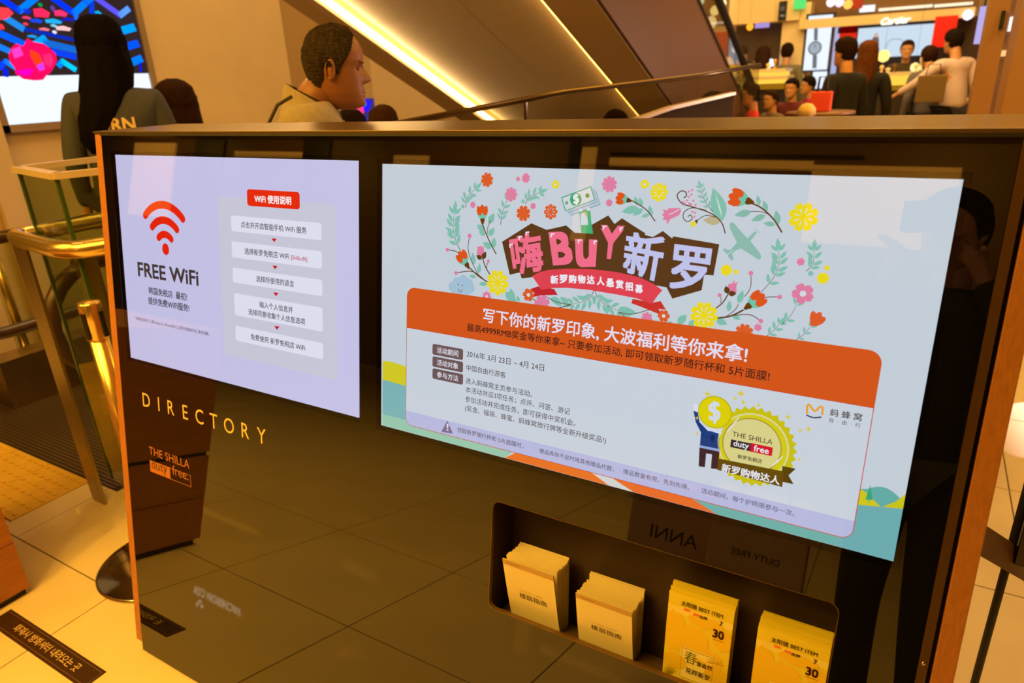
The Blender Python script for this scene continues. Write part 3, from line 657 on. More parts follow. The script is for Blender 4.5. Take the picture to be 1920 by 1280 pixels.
def f(a):
    for p, q_ in (((905, 945), (985, 1010)), ((960, 1000), (940, 915)), ((1000, 1008), (985, 965)), ((1215, 985), (1290, 1010)), ((1290, 1035), (1240, 985))): a.leaf(r3(*p), r3(*q_), GR, 1)
    for p, q_ in (((500, 1090), (560, 1030)), ((570, 1100), (625, 1070)), ((470, 1090), (430, 1080)), ((755, 1060), (830, 1095)), ((870, 1040), (920, 1060))): a.leaf(r4(*p), r4(*q_), GR, 1, .3)
    for p, q_ in (((1105, 750), (1230, 760)), ((760, 700), (700, 650)), ((700, 700), (640, 665)), ((1040, 700), (1030, 770))): a.leaf(rt(*p), rt(*q_), GR, 1, .25)
    a.stroke([r3(1090, 985), r3(1150, 1020), r3(1250, 1050), r3(1355, 1028)], 1.4, BR, 2); a.stroke([r3(1170, 965), r3(1260, 1010), r3(1355, 1028)], 1.2, BR, 2)
    a.stroke([rt(1108, 758), rt(1200, 770), rt(1320, 740)], 1.3, BR, 2); a.stroke([rt(1108, 758), rt(1165, 800)], 1.3, BR, 2)
art(RS, 'sprig_print', f)
def f(a):
    a.stroke([r3(843, 682), r3(800, 600), r3(765, 520), r3(752, 480)], 2, BR, 2); a.stroke([r3(783, 545), r3(785, 500), r3(805, 450)], 1.2, BR, 2)
    a.tulip(r3(748, 392), 11.5, r3(750, 470))
    for p, q_ in (((765, 520), (708, 480)), ((770, 550), (722, 525)), ((790, 470), (832, 400)), ((790, 555), (833, 500)), ((810, 640), (750, 600)), ((822, 640), (830, 565))): a.leaf(r3(*p), r3(*q_), GR, 1)
art(RS, 'tulip_print', f)
def f(a):
    a.stroke([r3(787, 875), r3(720, 830), r3(660, 775)], 2.2, BR, 2); a.tulip(r3(612, 705), 12, r3(655, 775))
    a.stroke([r3(610, 690), r3(560, 660), r3(508, 651)], 1.4, BR, 2); br3(a, 508, 651); a.stroke([r3(720, 825), r3(670, 720), r3(650, 640), r3(661, 556)], 1.3, BR, 2); br3(a, 661, 556, 4)
    a.stroke([r3(770, 865), r3(680, 800), r3(567, 811)], 1.5, BR, 2); br3(a, 567, 811, 3.4); a.stroke([r3(805, 828), r3(770, 770), r3(750, 710)], 2, BR, 2); a.stroke([r3(778, 790), r3(778, 760), r3(789, 730)], 1.3, BR, 2); br3(a, 789, 730, 3)
    for p, q_ in (((690, 755), (680, 668)), ((722, 815), (730, 742)), ((705, 838), (655, 830)), ((780, 885), (722, 885))): a.leaf(r3(*p), r3(*q_), GR, 1, .22)
    a.poly([r3(715, 640), r3(712, 625), r3(727, 633), r3(733, 620), r3(745, 633), r3(757, 625), r3(758, 650), r3(766, 670), r3(757, 700), r3(735, 708), r3(715, 695), r3(710, 668)], PK, 3)
    a.leaf(r3(745, 714), r3(706, 690), BR, 4, .32); a.leaf(r3(748, 714), r3(774, 665), BR, 4, .32)
art(RS, 'tulip_print', f)
def f(a):
    for (x, y, r_) in ((545, 905, 9), (575, 875, 9), (618, 868, 11), (655, 885, 9), (668, 915, 8), (600, 925, 12), (640, 928, 9), (560, 925, 9)): a.disc(r3(x, y), r_, (166, 196, 218), 2)
    a.disc(r3(583, 889), 1.1, BR, 3, 10); a.disc(r3(611, 896), 1.1, BR, 3, 10); a.stroke([r3(583, 918), r3(590, 936), r3(600, 940), r3(612, 925)], 1, BR, 3)
art(RS, 'cloud_print', f)
def f(a):
    a.stroke([r4(350, 408), r4(290, 330), r4(195, 270)], 2, BR, 2); a.tulip(r4(125, 258), 11, r4(200, 274))
    for p, q_ in (((232, 300), (212, 240)), ((262, 310), (243, 245)), ((325, 375), (310, 300)), ((240, 320), (125, 345)), ((270, 325), (200, 370)), ((312, 362), (255, 378))): a.leaf(r4(*p), r4(*q_), GR, 1, .22)
art(RS, 'tulip_print', f)
def f(a):
    a.stroke([r4(817, 490), r4(800, 430), r4(765, 385), r4(700, 345), r4(600, 312), r4(530, 290), r4(497, 240), r4(520, 208), r4(552, 212), r4(558, 238), r4(540, 252)], 2.2, BR, 2)
    a.stroke([r4(690, 335), r4(600, 318), r4(545, 345), r4(538, 385), r4(565, 410), r4(597, 390), r4(585, 365), r4(568, 378)], 1.7, BR, 2); a.stroke([r4(750, 380), r4(690, 368), r4(640, 395)], 1.5, BR, 2)
    for (x, y) in ((575, 210), (597, 200), (592, 230), (575, 245), (535, 280), (548, 290), (563, 270), (590, 295), (620, 298), (605, 270), (597, 345), (615, 350), (612, 377), (577, 290)): a.disc(r4(x, y), 2.2, PK, 3, 12)
    a.leaf(r4(800, 405), r4(735, 185), GR, 1, .22); a.leaf(r4(798, 385), r4(750, 215), (200, 224, 214), 2, .03); a.leaf(r4(790, 405), r4(668, 400), (190, 180, 140), 1, .25)
    a.poly([r4(400, 325), r4(430, 335), r4(440, 320), r4(470, 320), r4(515, 318), r4(525, 340), r4(505, 370), r4(450, 395), r4(440, 415), r4(430, 430), r4(425, 400), r4(398, 398), r4(410, 378), r4(392, 362), r4(412, 352)], PK, 3)
    a.stroke([r4(440, 362), r4(475, 350), r4(510, 328)], 1.6, WH, 4)
    a.poly([r4(610, 405), r4(625, 430), r4(612, 436), r4(607, 458), r4(600, 440), r4(585, 450), r4(592, 432), r4(580, 420)], YE, 3); a.poly([r4(612, 404), r4(640, 393), r4(628, 425)], BR, 4)
art(RS, 'scroll_print', f)
def f(a):
    a.stroke([r4(1195, 483), r4(1140, 395), r4(1060, 320), r4(995, 288)], 3, BR, 2); a.tulip(r4(900, 252), 17, r4(985, 278)); a.stroke([r4(1115, 365), r4(1060, 345), r4(985, 342)], 1.4, BR, 2)
    for p, q_ in (((1045, 300), (1030, 235)), ((1095, 340), (1070, 268)), ((1170, 430), (1155, 332)), ((990, 345), (878, 368)), ((1085, 368), (990, 405)), ((1150, 430), (1070, 420))): a.leaf(r4(*p), r4(*q_), (132, 188, 172), 1, .22)
art(RS, 'tulip_print', f)
art(RS, 'plane_print', lambda a: (a.poly([r4(*p) for p in ((845, 425), (858, 414), (875, 420), (905, 455), (965, 522), (1010, 478), (1030, 480), (1020, 495), (985, 540), (1045, 615), (1057, 640), (1052, 660), (1035, 662), (925, 590), (890, 600), (862, 622), (873, 660), (866, 670), (850, 662), (830, 630), (803, 600), (806, 588), (850, 600), (895, 550), (850, 460))], (142, 190, 178), 2), a.stroke([r4(820, 640), r4(870, 600)], 1, WH, 3), a.stroke([r4(1015, 455), r4(1045, 485)], 1, (142, 190, 178), 2)))
def f(a):
    a.stroke([r4(755, 1053), r4(850, 1040), r4(940, 998)], 3, BR, 2); a.tulip(r4(1030, 930), 16, r4(955, 985))
    a.stroke([r4(820, 1045), r4(880, 1000), r4(905, 960)], 1.4, BR, 2); a.stroke([r4(945, 910), r4(985, 850), r4(988, 753)], 1.4, BR, 2); a.disc(r4(988, 753), 4.5, PK, 3)
    a.stroke([r4(740, 998), r4(800, 950), r4(838, 890)], 2.2, BR, 2); a.stroke([r4(785, 955), r4(790, 930), r4(780, 900)], 1.2, BR, 2); a.disc(r4(780, 900), 3.8, PK, 3)
    a.stroke([r4(1055, 925), r4(1110, 912), r4(1180, 912)], 1.6, BR, 2); a.disc(r4(1180, 912), 4.5, PK, 3); a.stroke([r4(870, 1035), r4(980, 1030), r4(1054, 1072)], 1.6, BR, 2); a.disc(r4(1054, 1072), 4.5, PK, 3)
    for p, q_ in (((905, 955), (935, 865)), ((838, 1010), (848, 935)), ((862, 1042), (922, 1060)), ((755, 1058), (830, 1095))): a.leaf(r4(*p), r4(*q_), GR, 1, .22)
    a.poly([r4(840, 825), r4(865, 822), r4(875, 797), r4(882, 820), r4(905, 812), r4(892, 835), r4(893, 880), r4(865, 895), r4(838, 880), r4(832, 850)], PK, 3)
    a.leaf(r4(835, 890), r4(820, 838), BR, 4, .35); a.leaf(r4(838, 890), r4(893, 888), BR, 4, .35)
art(RS, 'tulip_print', f)
art(RS, 'tulip_print', lambda a: a.poly([r4(*p) for p in ((1385, 1105), (1380, 1050), (1388, 1015), (1405, 1003), (1425, 1022), (1445, 1010), (1462, 1018), (1462, 1040), (1485, 1048), (1488, 1065), (1465, 1090), (1425, 1108))], OR, 3))
# banknote held by an arm
def f(a):
    for k in range(4, 0, -1):
        a.poly([r3(x+k*9, y+k*8) for x, y in ((1290, 292), (1493, 215), (1523, 310), (1318, 388))], (196, 208, 222) if k % 2 else (150, 178, 196), 4-k+1)
    a.poly([r3(1288, 292), r3(1494, 214), r3(1524, 311), r3(1317, 389)], (92, 170, 140), 6); a.poly([r3(1297, 298), r3(1489, 224), r3(1516, 307), r3(1322, 380)], (212, 220, 222), 7)
    a.disc(r3(1389, 306), 11.5, (56, 168, 118), 8); a.quadtext('$', r3(1367, 272), r3(1407, 262), r3(1415, 340), r3(1375, 350), (226, 234, 236), 9, 0.03)
    a.disc(r3(1469, 280), 4, (98, 150, 60), 8); a.disc(r3(1327, 330), 3, (98, 170, 120), 8)
    a.poly([r3(1413, 388), r3(1488, 372), r3(1497, 470), r3(1512, 543), r3(1427, 535)], (66, 182, 120), 8); a.poly([r3(1422, 405), r3(1450, 392), r3(1465, 405), r3(1476, 480), r3(1425, 482)], (206, 216, 228), 9)
    a.poly([r3(1440, 395), r3(1462, 390), r3(1468, 430), r3(1450, 405)], (214, 180, 130), 10)
    a.poly([r3(1408, 375), r3(1430, 365), r3(1436, 385), r3(1420, 392)], (215, 222, 236), 9); a.poly([r3(1465, 360), r3(1486, 366), r3(1490, 382), r3(1470, 385)], (215, 222, 236), 9)
art(RS, 'banknote_print', f)
# brown title shape, glyphs, ribbon
art(RS, 'title_backing', lambda a: a.poly([rt(*p) for p in ((302, 270), (505, 142), (610, 187), (745, 157), (805, 207), (930, 214), (918, 155), (1037, 87), (1080, 147), (1132, 107), (1205, 155), (1292, 210), (1290, 222), (1345, 237), (1415, 195), (1478, 246), (1487, 232), (1805, 287), (1765, 503), (1700, 497), (1683, 605), (1480, 663), (1440, 585), (1300, 560), (700, 480), (560, 510), (437, 523), (425, 482), (355, 498))], (90, 58, 28), 8), 'dark brown title backing')
PKT = (246, 112, 140); LIL = (196, 200, 240)
for (g, q_, c_, sh) in (('嗨', ((345, 228), (565, 190), (598, 470), (385, 505)), PKT, 1), ('B', ((622, 203), (770, 196), (798, 425), (655, 435)), PKT, 1), ('u', ((806, 250), (962, 255), (950, 447), (815, 447)), PKT, 1), ('Y', ((985, 152), (1152, 160), (1098, 392), (985, 385)), PKT, 1),
                    ('新', ((1160, 195), (1445, 232), (1385, 552), (1132, 480)), LIL, 1), ('罗', ((1485, 283), (1758, 318), (1715, 632), (1455, 590)), LIL, 1)):
    def f(a):
        d = 3; a.quadtext(g, *[rt(x+d, y+d) for x, y in q_], (62, 36, 22), 9, 0.018)
        a.quadtext(g, *[rt(*p) for p in q_], c_, 10, 0.019 if ord(g) > 255 else 0.03)
    art(RS, 'title_letter', f)
def f(a):
    for (x, y) in ((352, 285), (416, 230), (465, 200), (638, 212), (826, 255), (935, 262), (998, 160), (1115, 172)):
        a.poly([rt(x, y), rt(x+26, y-2), rt(x+27, y+6), rt(x+9, y+9), rt(x+10, y+26), rt(x+2, y+26)], (236, 236, 250), 12)
art(RS, 'title_highlights', f)
def f(a):
    a.poly([rt(*p) for p in ((550, 578), (480, 603), (530, 625), (483, 657), (575, 640), (687, 637), (662, 596))], (196, 38, 50), 10)
    a.poly([rt(*p) for p in ((1205, 665), (1345, 690), (1400, 680), (1437, 740), (1385, 735), (1402, 770), (1375, 765), (1270, 722), (1197, 695))], (206, 52, 44), 10)
    a.poly([rt(*p) for p in ((510, 507), (560, 480), (620, 465), (750, 455), (900, 458), (1000, 467), (1100, 480), (1250, 515), (1350, 560), (1412, 605), (1380, 640), (1340, 700), (1230, 660), (1100, 635), (900, 602), (750, 588), (650, 590), (575, 602))], (228, 68, 82), 11)
art(RS, 'ribbon_print', f, 'red ribbon with campaign words')
def f(a):
    for g, x, y, z in zip('新罗购物达人悬赏招募', (665, 727, 790, 853, 916, 985, 1050, 1116, 1182, 1250), (531, 527, 527, 528, 532, 540, 552, 563, 577, 594), (0, 0, 0, 1, 2, 3, 4, 5, 6, 7)):
        s_ = 27; a.quadtext(g, rt(x-s_, y-30-z*.3), rt(x+s_, y-30+z*.6), rt(x+s_, y+30+z*.6), rt(x-s_, y+30-z*.3), (240, 240, 250), 13, 0.03)
art(RS, 'ribbon_lettering', f)
for c_ in (r3(1066, 960), r4(408, 1038)):
    art(RS, 'flower_print', lambda a: a.flower(c_, 12, OR, 6, 12, centre=WH))
# the card
UL = scr_px((762, 700))[0]; UR = (scr_px((1651, 690))[0]+scr_px((1603, 985))[0])/2
VT = scr_px((790, 541))[1]; VB = scr_px((762, 612.7))[1]; VC = (scr_px((775, 799))[1]+scr_px((1575, 1006))[1])/2; VL = scr_px((762, 769))[1]
art(RS, 'card_print', lambda a: (a.rect((UL, VC), (UR, VB), (206, 215, 226), 14, 0.018, border=(206, 70, 40), bw=0.0012, corners=(1, 1, 0, 0)), a.rect((UL+.0012, VC+.0012), (UR-.0012, VL), (186, 190, 228), 15, 0.017, corners=(1, 1, 0, 0))))
art(RS, 'banner_print', lambda a: (a.rect((UL, VB), (UR, VT), (216, 88, 28), 16, 0.02, corners=(0, 0, 1, 1))), 'orange banner')
BK = (60, 30, 26)
art(RS, 'lettering', lambda a: a.text('写下你的新罗印象, 大波福利等你来拿!', (906.5, 601.5), (1400.5, 676.5), (232, 226, 246), 18, bold=0.012, rot=False), 'white headline')
art(RS, 'lettering', lambda a: a.text('最高4999RMB奖金等你来拿~ 只要参加活动, 即可领取新罗随行杯和 5片面膜!', (876.4, 619), (1442.5, 712), BK, 18, bold=0.006, rot=False))
for k, (tl, bl, s_) in enumerate((((812, 643.7), (812, 664), '活动期间'), ((812, 667), (812, 686.5), '活动对象'), ((812, 689.5), (812, 709), '参与方法'))):
    def f(a):
        p = a.p(tl); q_ = a.p(bl); u1 = a.p((869, bl[1]+2))[0]; a.rect((p[0], q_[1]), (u1, p[1]), (112, 88, 90), 17, 0.004)
        vs_, fs_, x0, x1, y0, y1 = text_mesh(s_, 0.008); k_ = (u1-p[0])*0.70/(x1-x0); cx = (p[0]+u1)/2; cy = (p[1]+q_[1])/2
        a.raw([(cx+(x-(x0+x1)/2)*k_, cy+(y-(y0+y1)/2)*k_) for x, y in vs_], fs_, (232, 232, 244), 19)
    art(RS, 'label_box', f)
for (s_, p0, p1, hp) in (('2016年 3月 23日 ~ 4月 24日', r5(592, 362), r5(1080, 452), 0), ('中国自由行游客', r5(590, 450), r5(838, 494), 0), ('进入蚂蜂窝主页参与活动。', r5(585, 532), r5(1005, 614), 0), ('本活动共设3项任务；点评、问答、游记', r5(585, 588), r5(1243, 725), 0),
                     ('参加活动并完成任务，即可获得中奖机会。', r5(583, 646), r5(1278, 799), 0), ('(奖金、福袋、蜂蜜、蚂蜂窝旅行牌等全新升级奖品!)', r5(582, 702), r5(1470, 908), 0)):
    art(RS, 'lettering', lambda a: a.text(s_, p0, p1, BK, 17, bold=0.0, rot=False))
for (s_, p0, p1) in (('领取新罗随行杯和 5片面膜时，', r5(532, 838), r5(950, 940)), ('· 赠品库存不足时用其他赠品代替。', r5(1035, 965), r5(1520, 1086)), ('· 赠品数量有限，先到先得。', r5(1562, 1092), r6(288, 917)), ('· 活动期间，每个护照限参与一次。', r6(330, 922), r6(792, 1042))):
    art(RS, 'fine_print', lambda a: a.text(s_, p0, p1, (66, 50, 66), 17, rot=False))
art(RS, 'warning_symbol', lambda a: (a.poly([r5(470, 768), r5(432, 838), r5(506, 850)], (124, 112, 150), 17), a.quadtext('!', r5(466, 785), r5(478, 786), r5(478, 832), r5(466, 830), (228, 228, 244), 19, .01)))
art(RS, 'company_emblem', lambda a: (a.stroke([r6(853, 550), r6(856, 512), r6(866, 508), r6(890, 537), r6(916, 517), r6(928, 522), r6(926, 556)], 3.6, (240, 160, 20), 17), a.stroke([r6(850, 556), r6(885, 569), r6(922, 566)], 2.6, (40, 34, 90), 17)))
art(RS, 'lettering', lambda a: a.text('蚂 蜂 窝', r6(962, 556), r6(1115, 584), BK, 17, bold=0.006, rot=False))
art(RS, 'fine_print', lambda a: a.text('自  ·  由  ·  行', r6(960, 588), r6(1108, 616), BK, 17, rot=False))
# medal and coin-headed figure
def f(a):
    c = r6(592, 707); u, v = a.p(c); q_ = a.sc(c, 79); pts = []
    for k in range(64):
        t = 2*math.pi*k/64; r_ = q_*(1.0 if k % 2 else 0.91); pts.append((u+r_*math.cos(t), v+r_*math.sin(t)))
    a.loops([pts], (206, 196, 20), 17); a.disc(c, 65, (226, 220, 160), 18, 40); a.disc(c, 62, (216, 206, 30), 19, 40); a.disc(r6(587, 703), 54, (170, 150, 40), 20, 40); a.disc(r6(587, 703), 52, (222, 214, 140), 21, 40)
    for k in range(4):
        d = k*7; a.poly([r6(470+d, 635-d*1.2), r6(505+d, 590-d*1.2), r6(509+d, 593-d*1.2), r6(474+d, 638-d*1.2)], (232, 232, 236), 22); a.poly([r6(683+d, 800-d*.8), r6(715+d, 770-d*.8), r6(718+d, 773-d*.8), r6(687+d, 804-d*.8)], (232, 232, 236), 22)
art(RS, 'medal_print', f, 'gold medal')
def f(a):
    a.text('THE SHILLA', r6(495, 657), r6(687, 698), (60, 44, 40), 23, rot=False, bold=0.002); 
    def rr(x0, y0, x1, y1, rgb): p = a.p(r6(x0, y0)); q_ = a.p(r6(x1, y1)); a.rect((p[0], q_[1]), (q_[0], p[1]), rgb, 23)
    rr(490, 672, 583, 730, (60, 40, 44)); rr(583, 689, 685, 753, (214, 24, 44))
    a.text('duty', r6(500, 702), r6(574, 718), (236, 236, 244), 24, .012, rot=False); a.text('free', r6(597, 728), r6(669, 742), (236, 236, 244), 24, .012, rot=False)
    a.text('新罗免税店', r6(520, 762), r6(637, 786), (70, 56, 40), 23, .012, rot=False)
art(RS, 'medal_lettering', f)
def f(a):
    a.poly([r6(*p) for p in ((735, 800), (800, 813), (765, 845), (789, 887), (735, 876))], (92, 68, 10), 22); a.poly([r6(*p) for p in ((430, 764), (742, 826), (735, 901), (423, 818))], (104, 78, 14), 23)
    a.text('新罗购物达人', r6(443, 824), r6(722, 886), (240, 240, 246), 24, .016, rot=False)
art(RS, 'medal_ribbon', f)
def f(a):
    a.poly([r6(*p) for p in ((310, 500), (330, 505), (336, 545), (312, 540))], (222, 226, 246), 18); a.poly([r6(*p) for p in ((309, 536), (330, 542), (338, 590), (378, 632), (440, 640), (452, 615), (478, 600), (455, 640), (436, 722), (340, 704), (345, 640), (320, 590))], (26, 62, 128), 18)
    a.poly([r6(*p) for p in ((339, 700), (436, 720), (434, 732), (338, 712))], (150, 170, 220), 19)
    a.poly([r6(*p) for p in ((352, 605), (380, 618), (450, 615), (443, 650), (378, 628))], (216, 222, 240), 19); a.poly([r6(*p) for p in ((393, 655), (402, 650), (410, 660), (408, 684), (392, 681))], (20, 38, 90), 20)
    a.poly([r6(*p) for p in ((338, 712), (434, 732), (426, 816), (393, 812), (398, 745), (370, 740), (364, 806), (334, 802))], (66, 40, 44), 18)
    a.disc(r6(412, 543), 31.5, (200, 188, 16), 20, 36); a.disc(r6(411, 543), 29, (226, 212, 10), 21, 36); a.quadtext('$', r6(380, 495), r6(436, 485), r6(440, 595), r6(385, 598), (214, 222, 240), 22, .015)
art(RS, 'figure_print', f)
def f(a):
    for (x, y, r_) in ((377, 455, 16), (537, 453, 18), (510, 477, 11), (549, 494, 12), (621, 509, 11), (763, 565, 14), (861, 623, 15), (821, 630, 11), (817, 769, 10), (327, 570, 9), (327, 645, 9)): a.star(r6(x, y), r_/2.56*1.25, (228, 204, 40), 24)
art(RS, 'sparkle_print', f)

# lettering on the glass below the left display
GW = -0.0002
def gp(p): return uv(p, GW)
def gf(u, v, w): return pan(u, v, GW-w)
M_let = mat('gold_vinyl', (228, 196, 128), 0.5)
def r2(x, y): return (200+x/3.2, 560+y/3.2)
for ch, x, y in zip('DIRECTORY', (240, 314, 387, 473, 558, 643, 735, 833, 930), (637, 660, 686, 711, 737, 765, 794, 830, 856)):
    def f():
        a = Art(gf, gp, mk=lambda c: M_let); vs_, fs_, x0, x1, y0, y1 = text_mesh(ch, 0.0); c_ = a.p(r2(x, y)); vb = a.p((268.8, 759.5))[1]; hh = a.p((268.8, 733))[1]-vb
        k = hh/0.73; a.raw([(c_[0]+(xx-(x0+x1)/2)*k*0.9, vb-0.002+yy*k) for xx, yy in vs_], fs_, (0, 0, 0), 1); a.build('glass_letter', K)
    f()
ar = Art(gf, gp, mk=lambda c: mat('bronze_vinyl_%d' % c[0], c, 0.5))
BZ = (176, 112, 62)
ar.text('THE SHILLA', r2(256, 934), r2(497, 1016), BZ, 1, rot=False)
p0 = ar.p(r2(258, 966)); p1 = ar.p(r2(262, 1034)); u_m = ar.p(r2(379, 1040))[0]; u_e = ar.p(r2(505, 1090))[0]
ar.rect((p0[0], p1[1]), (u_m, p0[1]), BZ, 1); ar.rect((u_m, p1[1]), (u_e, p0[1]), None, 1, border=BZ, bw=0.0016)
ar.text('duty', r2(272, 1018), r2(364, 1046), (60, 34, 16), 3, rot=False); ar.text('free.', r2(396, 1055), r2(492, 1086), BZ, 3, rot=False)
ar.build('shop_lettering', K)
# ------------------------------------------------------------------ overhead escalator with lit soffit
SL = 0.453; ZC = lambda y, off=0.0: H+(2.198-H)+SL*(3.432-y)+off     # soffit height at y
XL, XR = -3.314, -1.607
E1 = empty('overhead_escalator', (-2.5, 6.5, 0.3), 'underside of an escalator crossing overhead with glowing cove strips along its panelled soffit', 'escalator')
M_sof = mat('soffit_panel_laminate', (190, 176, 172), 0.5, noise=0.05, nscale=30, stretch=(0.6, 12, 1))
M_clad = mat('brown_escalator_cladding', (96, 68, 54), 0.4)
M_trim = mat('escalator_trim', (196, 172, 150), 0.4, 0.2)
ys = [0.7+i*1.05 for i in range(8)]
xs = [XL+0.06, -2.478, XR-0.32]
def slab(b, x0, x1, y0, y1, o0, o1):
    b.hexa([(x0, y0, ZC(y0, o0)), (x1, y0, ZC(y0, o0)), (x1, y1, ZC(y1, o0)), (x0, y1, ZC(y1, o0)), (x0, y0, ZC(y0, o1)), (x1, y0, ZC(y0, o1)), (x1, y1, ZC(y1, o1)), (x0, y1, ZC(y1, o1))]); return b
for y0, y1 in zip(ys, ys[1:]):
    for x0, x1 in zip(xs, xs[1:]):
        slab(B(), x0+.002, x1-.002, y0+.002, y1-.002, 0.06, 0.075).build('soffit_panel', M_sof, E1)
y0, y1 = ys[0], ys[-1]
slab(B(), XL+.03, XR, y0, y1, 0.102, 0.3).build('truss', M_black, E1)
# left edge: beam with lip that hides the lamp strip
slab(B(), XL-0.24, XL-0.06, y0, y1, -0.02, 0.35).build('edge_beam', mat('edge_beam_ochre', (186, 158, 118), 0.5), E1)
slab(B(), XL-0.06, XL+0.005, y0, y1, -0.03, 0.0).build('cove_lip', M_trim, E1)
slab(B(), XR-0.29, XR, y0, y1, -0.01, 0.10).build('edge_strip', M_trim, E1)
M_cove = mat('cove_strip_warm', (255, 224, 160), 0.5, emit=(255, 214, 138), es=26.0)
M_cove2 = mat('cove_strip_soft', (255, 214, 130), 0.5, emit=(255, 190, 90), es=9.0)
slab(B(), XL-0.045, XL+0.03, y0, y1, 0.012, 0.03).build('cove_light', M_cove, E1)['label'] = 'bright glowing cove strip'
slab(B(), XR-0.315, XR-0.294, y0, y1, 0.01, 0.05).build('cove_light', M_cove2, E1)
b = B(); b.hexa([(XR, y0, ZC(y0, 0)), (XR+.02, y0, ZC(y0, 0)), (XR+.02, y1, ZC(y1, 0)), (XR, y1, ZC(y1, 0)), (XR, y0, ZC(y0, .93)), (XR+.02, y0, ZC(y0, .93)), (XR+.02, y1, ZC(y1, .93)), (XR, y1, ZC(y1, .93))]); b.build('side_cladding', M_clad, E1)
b = B(); b.hexa([(XR, y0, ZC(y0, .93)), (XR+.03, y0, ZC(y0, .93)), (XR+.03, y1, ZC(y1, .93)), (XR, y1, ZC(y1, .93)), (XR, y0, ZC(y0, .955)), (XR+.03, y0, ZC(y0, .955)), (XR+.03, y1, ZC(y1, .955)), (XR, y1, ZC(y1, .955))]); b.build('lower_trim', M_black, E1)
b = B(); b.hexa([(XR+.005, y0, ZC(y0, .955)), (XR+.015, y0, ZC(y0, .955)), (XR+.015, y1, ZC(y1, .955)), (XR+.005, y1, ZC(y1, .955)), (XR+.005, y0, ZC(y0, 1.24)), (XR+.015, y0, ZC(y0, 1.24)), (XR+.015, y1, ZC(y1, 1.24)), (XR+.005, y1, ZC(y1, 1.24))]); b.build('balustrade_glass', M_glassc, E1)
b = B(); b.tube([(XR+.01, y0, ZC(y0, 1.26)), (XR+.01, y1, ZC(y1, 1.26))], 0.035, 10); b.build('handrail', M_black, E1)

# ------------------------------------------------------------------ glass guard behind the kiosk
G1 = empty('glass_guard', (-1.6, 3.0, 0), 'glass guard screen with a thin dark top rail running away behind the kiosk', 'guard rail')
P1 = ony((690, 243), 2.0); P2 = ony((1060, 172), 3.2); P3 = ony((1310, 142), 4.1); P4 = ony((1425, 122), 4.7)
for a, c in ((P1, ony((985, 187), 2.92)), (ony((986, 187), 2.93), P2), (P2, P3), (P3, P4)):
    b = B(); d = np.array([c[0]-a[0], c[1]-a[1], 0]); nn = np.array([-d[1], d[0], 0])/np.hypot(d[0], d[1])*0.006
    A0 = np.array([a[0], a[1], 0]); C0 = np.array([c[0], c[1], 0]); A1 = a-np.array([0, 0, .012]); C1 = c-np.array([0, 0, .012]); g = d*0.004
    b.hexa([A0+g, C0-g, C0-g+nn, A0+g+nn, A1+g, C1-g, C1-g+nn, A1+g+nn]); b.build('glass_pane', M_glassc, G1)
b = B(); b.tube([P1, P2, P3, P4], 0.013, 8); b.build('top_rail', mat('dark_bronze_rail', (92, 72, 48), 0.3, 0.8), G1)
b = B(); a = ony((985, 187), 2.925); b.box((a[0]-.007, a[1]-.007, 0), (a[0]+.007, a[1]+.007, a[2]-.01)); b.build('post', M_chrome, G1)
G2 = empty('ledge_counter', (-1.0, 3.6, 0), 'low wall with a pale shiny ledge beside the seated customers', 'ledge')
A = ony((1150, 238), 2.9); C = ony((1262, 199), 3.4); D = ony((1380, 172), 4.1)
b = B()
for a, c in ((A, C), (C, D)):
    d = np.array([c[0]-a[0], c[1]-a[1], 0]); nn = np.array([-d[1], d[0], 0])/np.hypot(d[0], d[1])*0.035
    b.hexa([a-(0, 0, .016), c-(0, 0, .016), c+nn-(0, 0, .016), a+nn-(0, 0, .016), a, c, c+nn, a+nn])
b.build('ledge_top', mat('pale_ledge', (190, 165, 140), 0.35, spec=.5), G2)
b = B()
for a, c in ((A, C), (C, D)):
    d = np.array([c[0]-a[0], c[1]-a[1], 0]); nn = np.array([-d[1], d[0], 0])/np.hypot(d[0], d[1])
    b.hexa([np.append((a+nn*.012)[:2], 0), np.append((c+nn*.012)[:2], 0), np.append((c+nn*.024)[:2], 0), np.append((a+nn*.024)[:2], 0), a+nn*.012-(0, 0, .016), c+nn*.012-(0, 0, .016), c+nn*.024-(0, 0, .016), a+nn*.024-(0, 0, .016)])
b.build('low_wall', mat('dark_low_wall', (58, 42, 26), .8, spec=.1), G2)

# ------------------------------------------------------------------ left: wall display, guard at the escalator, posts
L1 = empty('wall_display', (-5.49, 3.1, 1.5), 'large colourful LED wall display with blue zigzags and pink flowers above a white field', 'display')
wy0, wy1, wz0, wz1 = 2.50, 3.675, 1.50, 3.0
b = B(); b.box((-5.5, wy0-.045, wz0-.0), (-5.45, wy1, wz0+.05)); b.box((-5.5, wy1-.05, wz0), (-5.45, wy1, wz1)); b.box((-5.5, wy0-.045, wz0), (-5.45, wy0+.0, wz1)); b.box((-5.5, wy0-.045, wz1-.05), (-5.45, wy1, wz1)); b.build('frame', mat('display_frame', (150, 128, 112), 0.35, .3), L1)
b = B(); b.box((-5.5, wy0, wz0+.05), (-5.47, wy1-.05, wz1-.05)); b.build('screen', glow((52, 38, 36)), L1)
def lf(u, v, w): return (-5.469+w*12, u, v)
def lp(p): q_ = onx(p, -5.469); return (q_[1], q_[2])
def wart(fn, nm):
    a = Art(lf, lp, mk=lambda c: glow(c, 1.25)); fn(a); return a.build(nm, L1)
def l1(x, y): return (x/6.0, y/6.0)
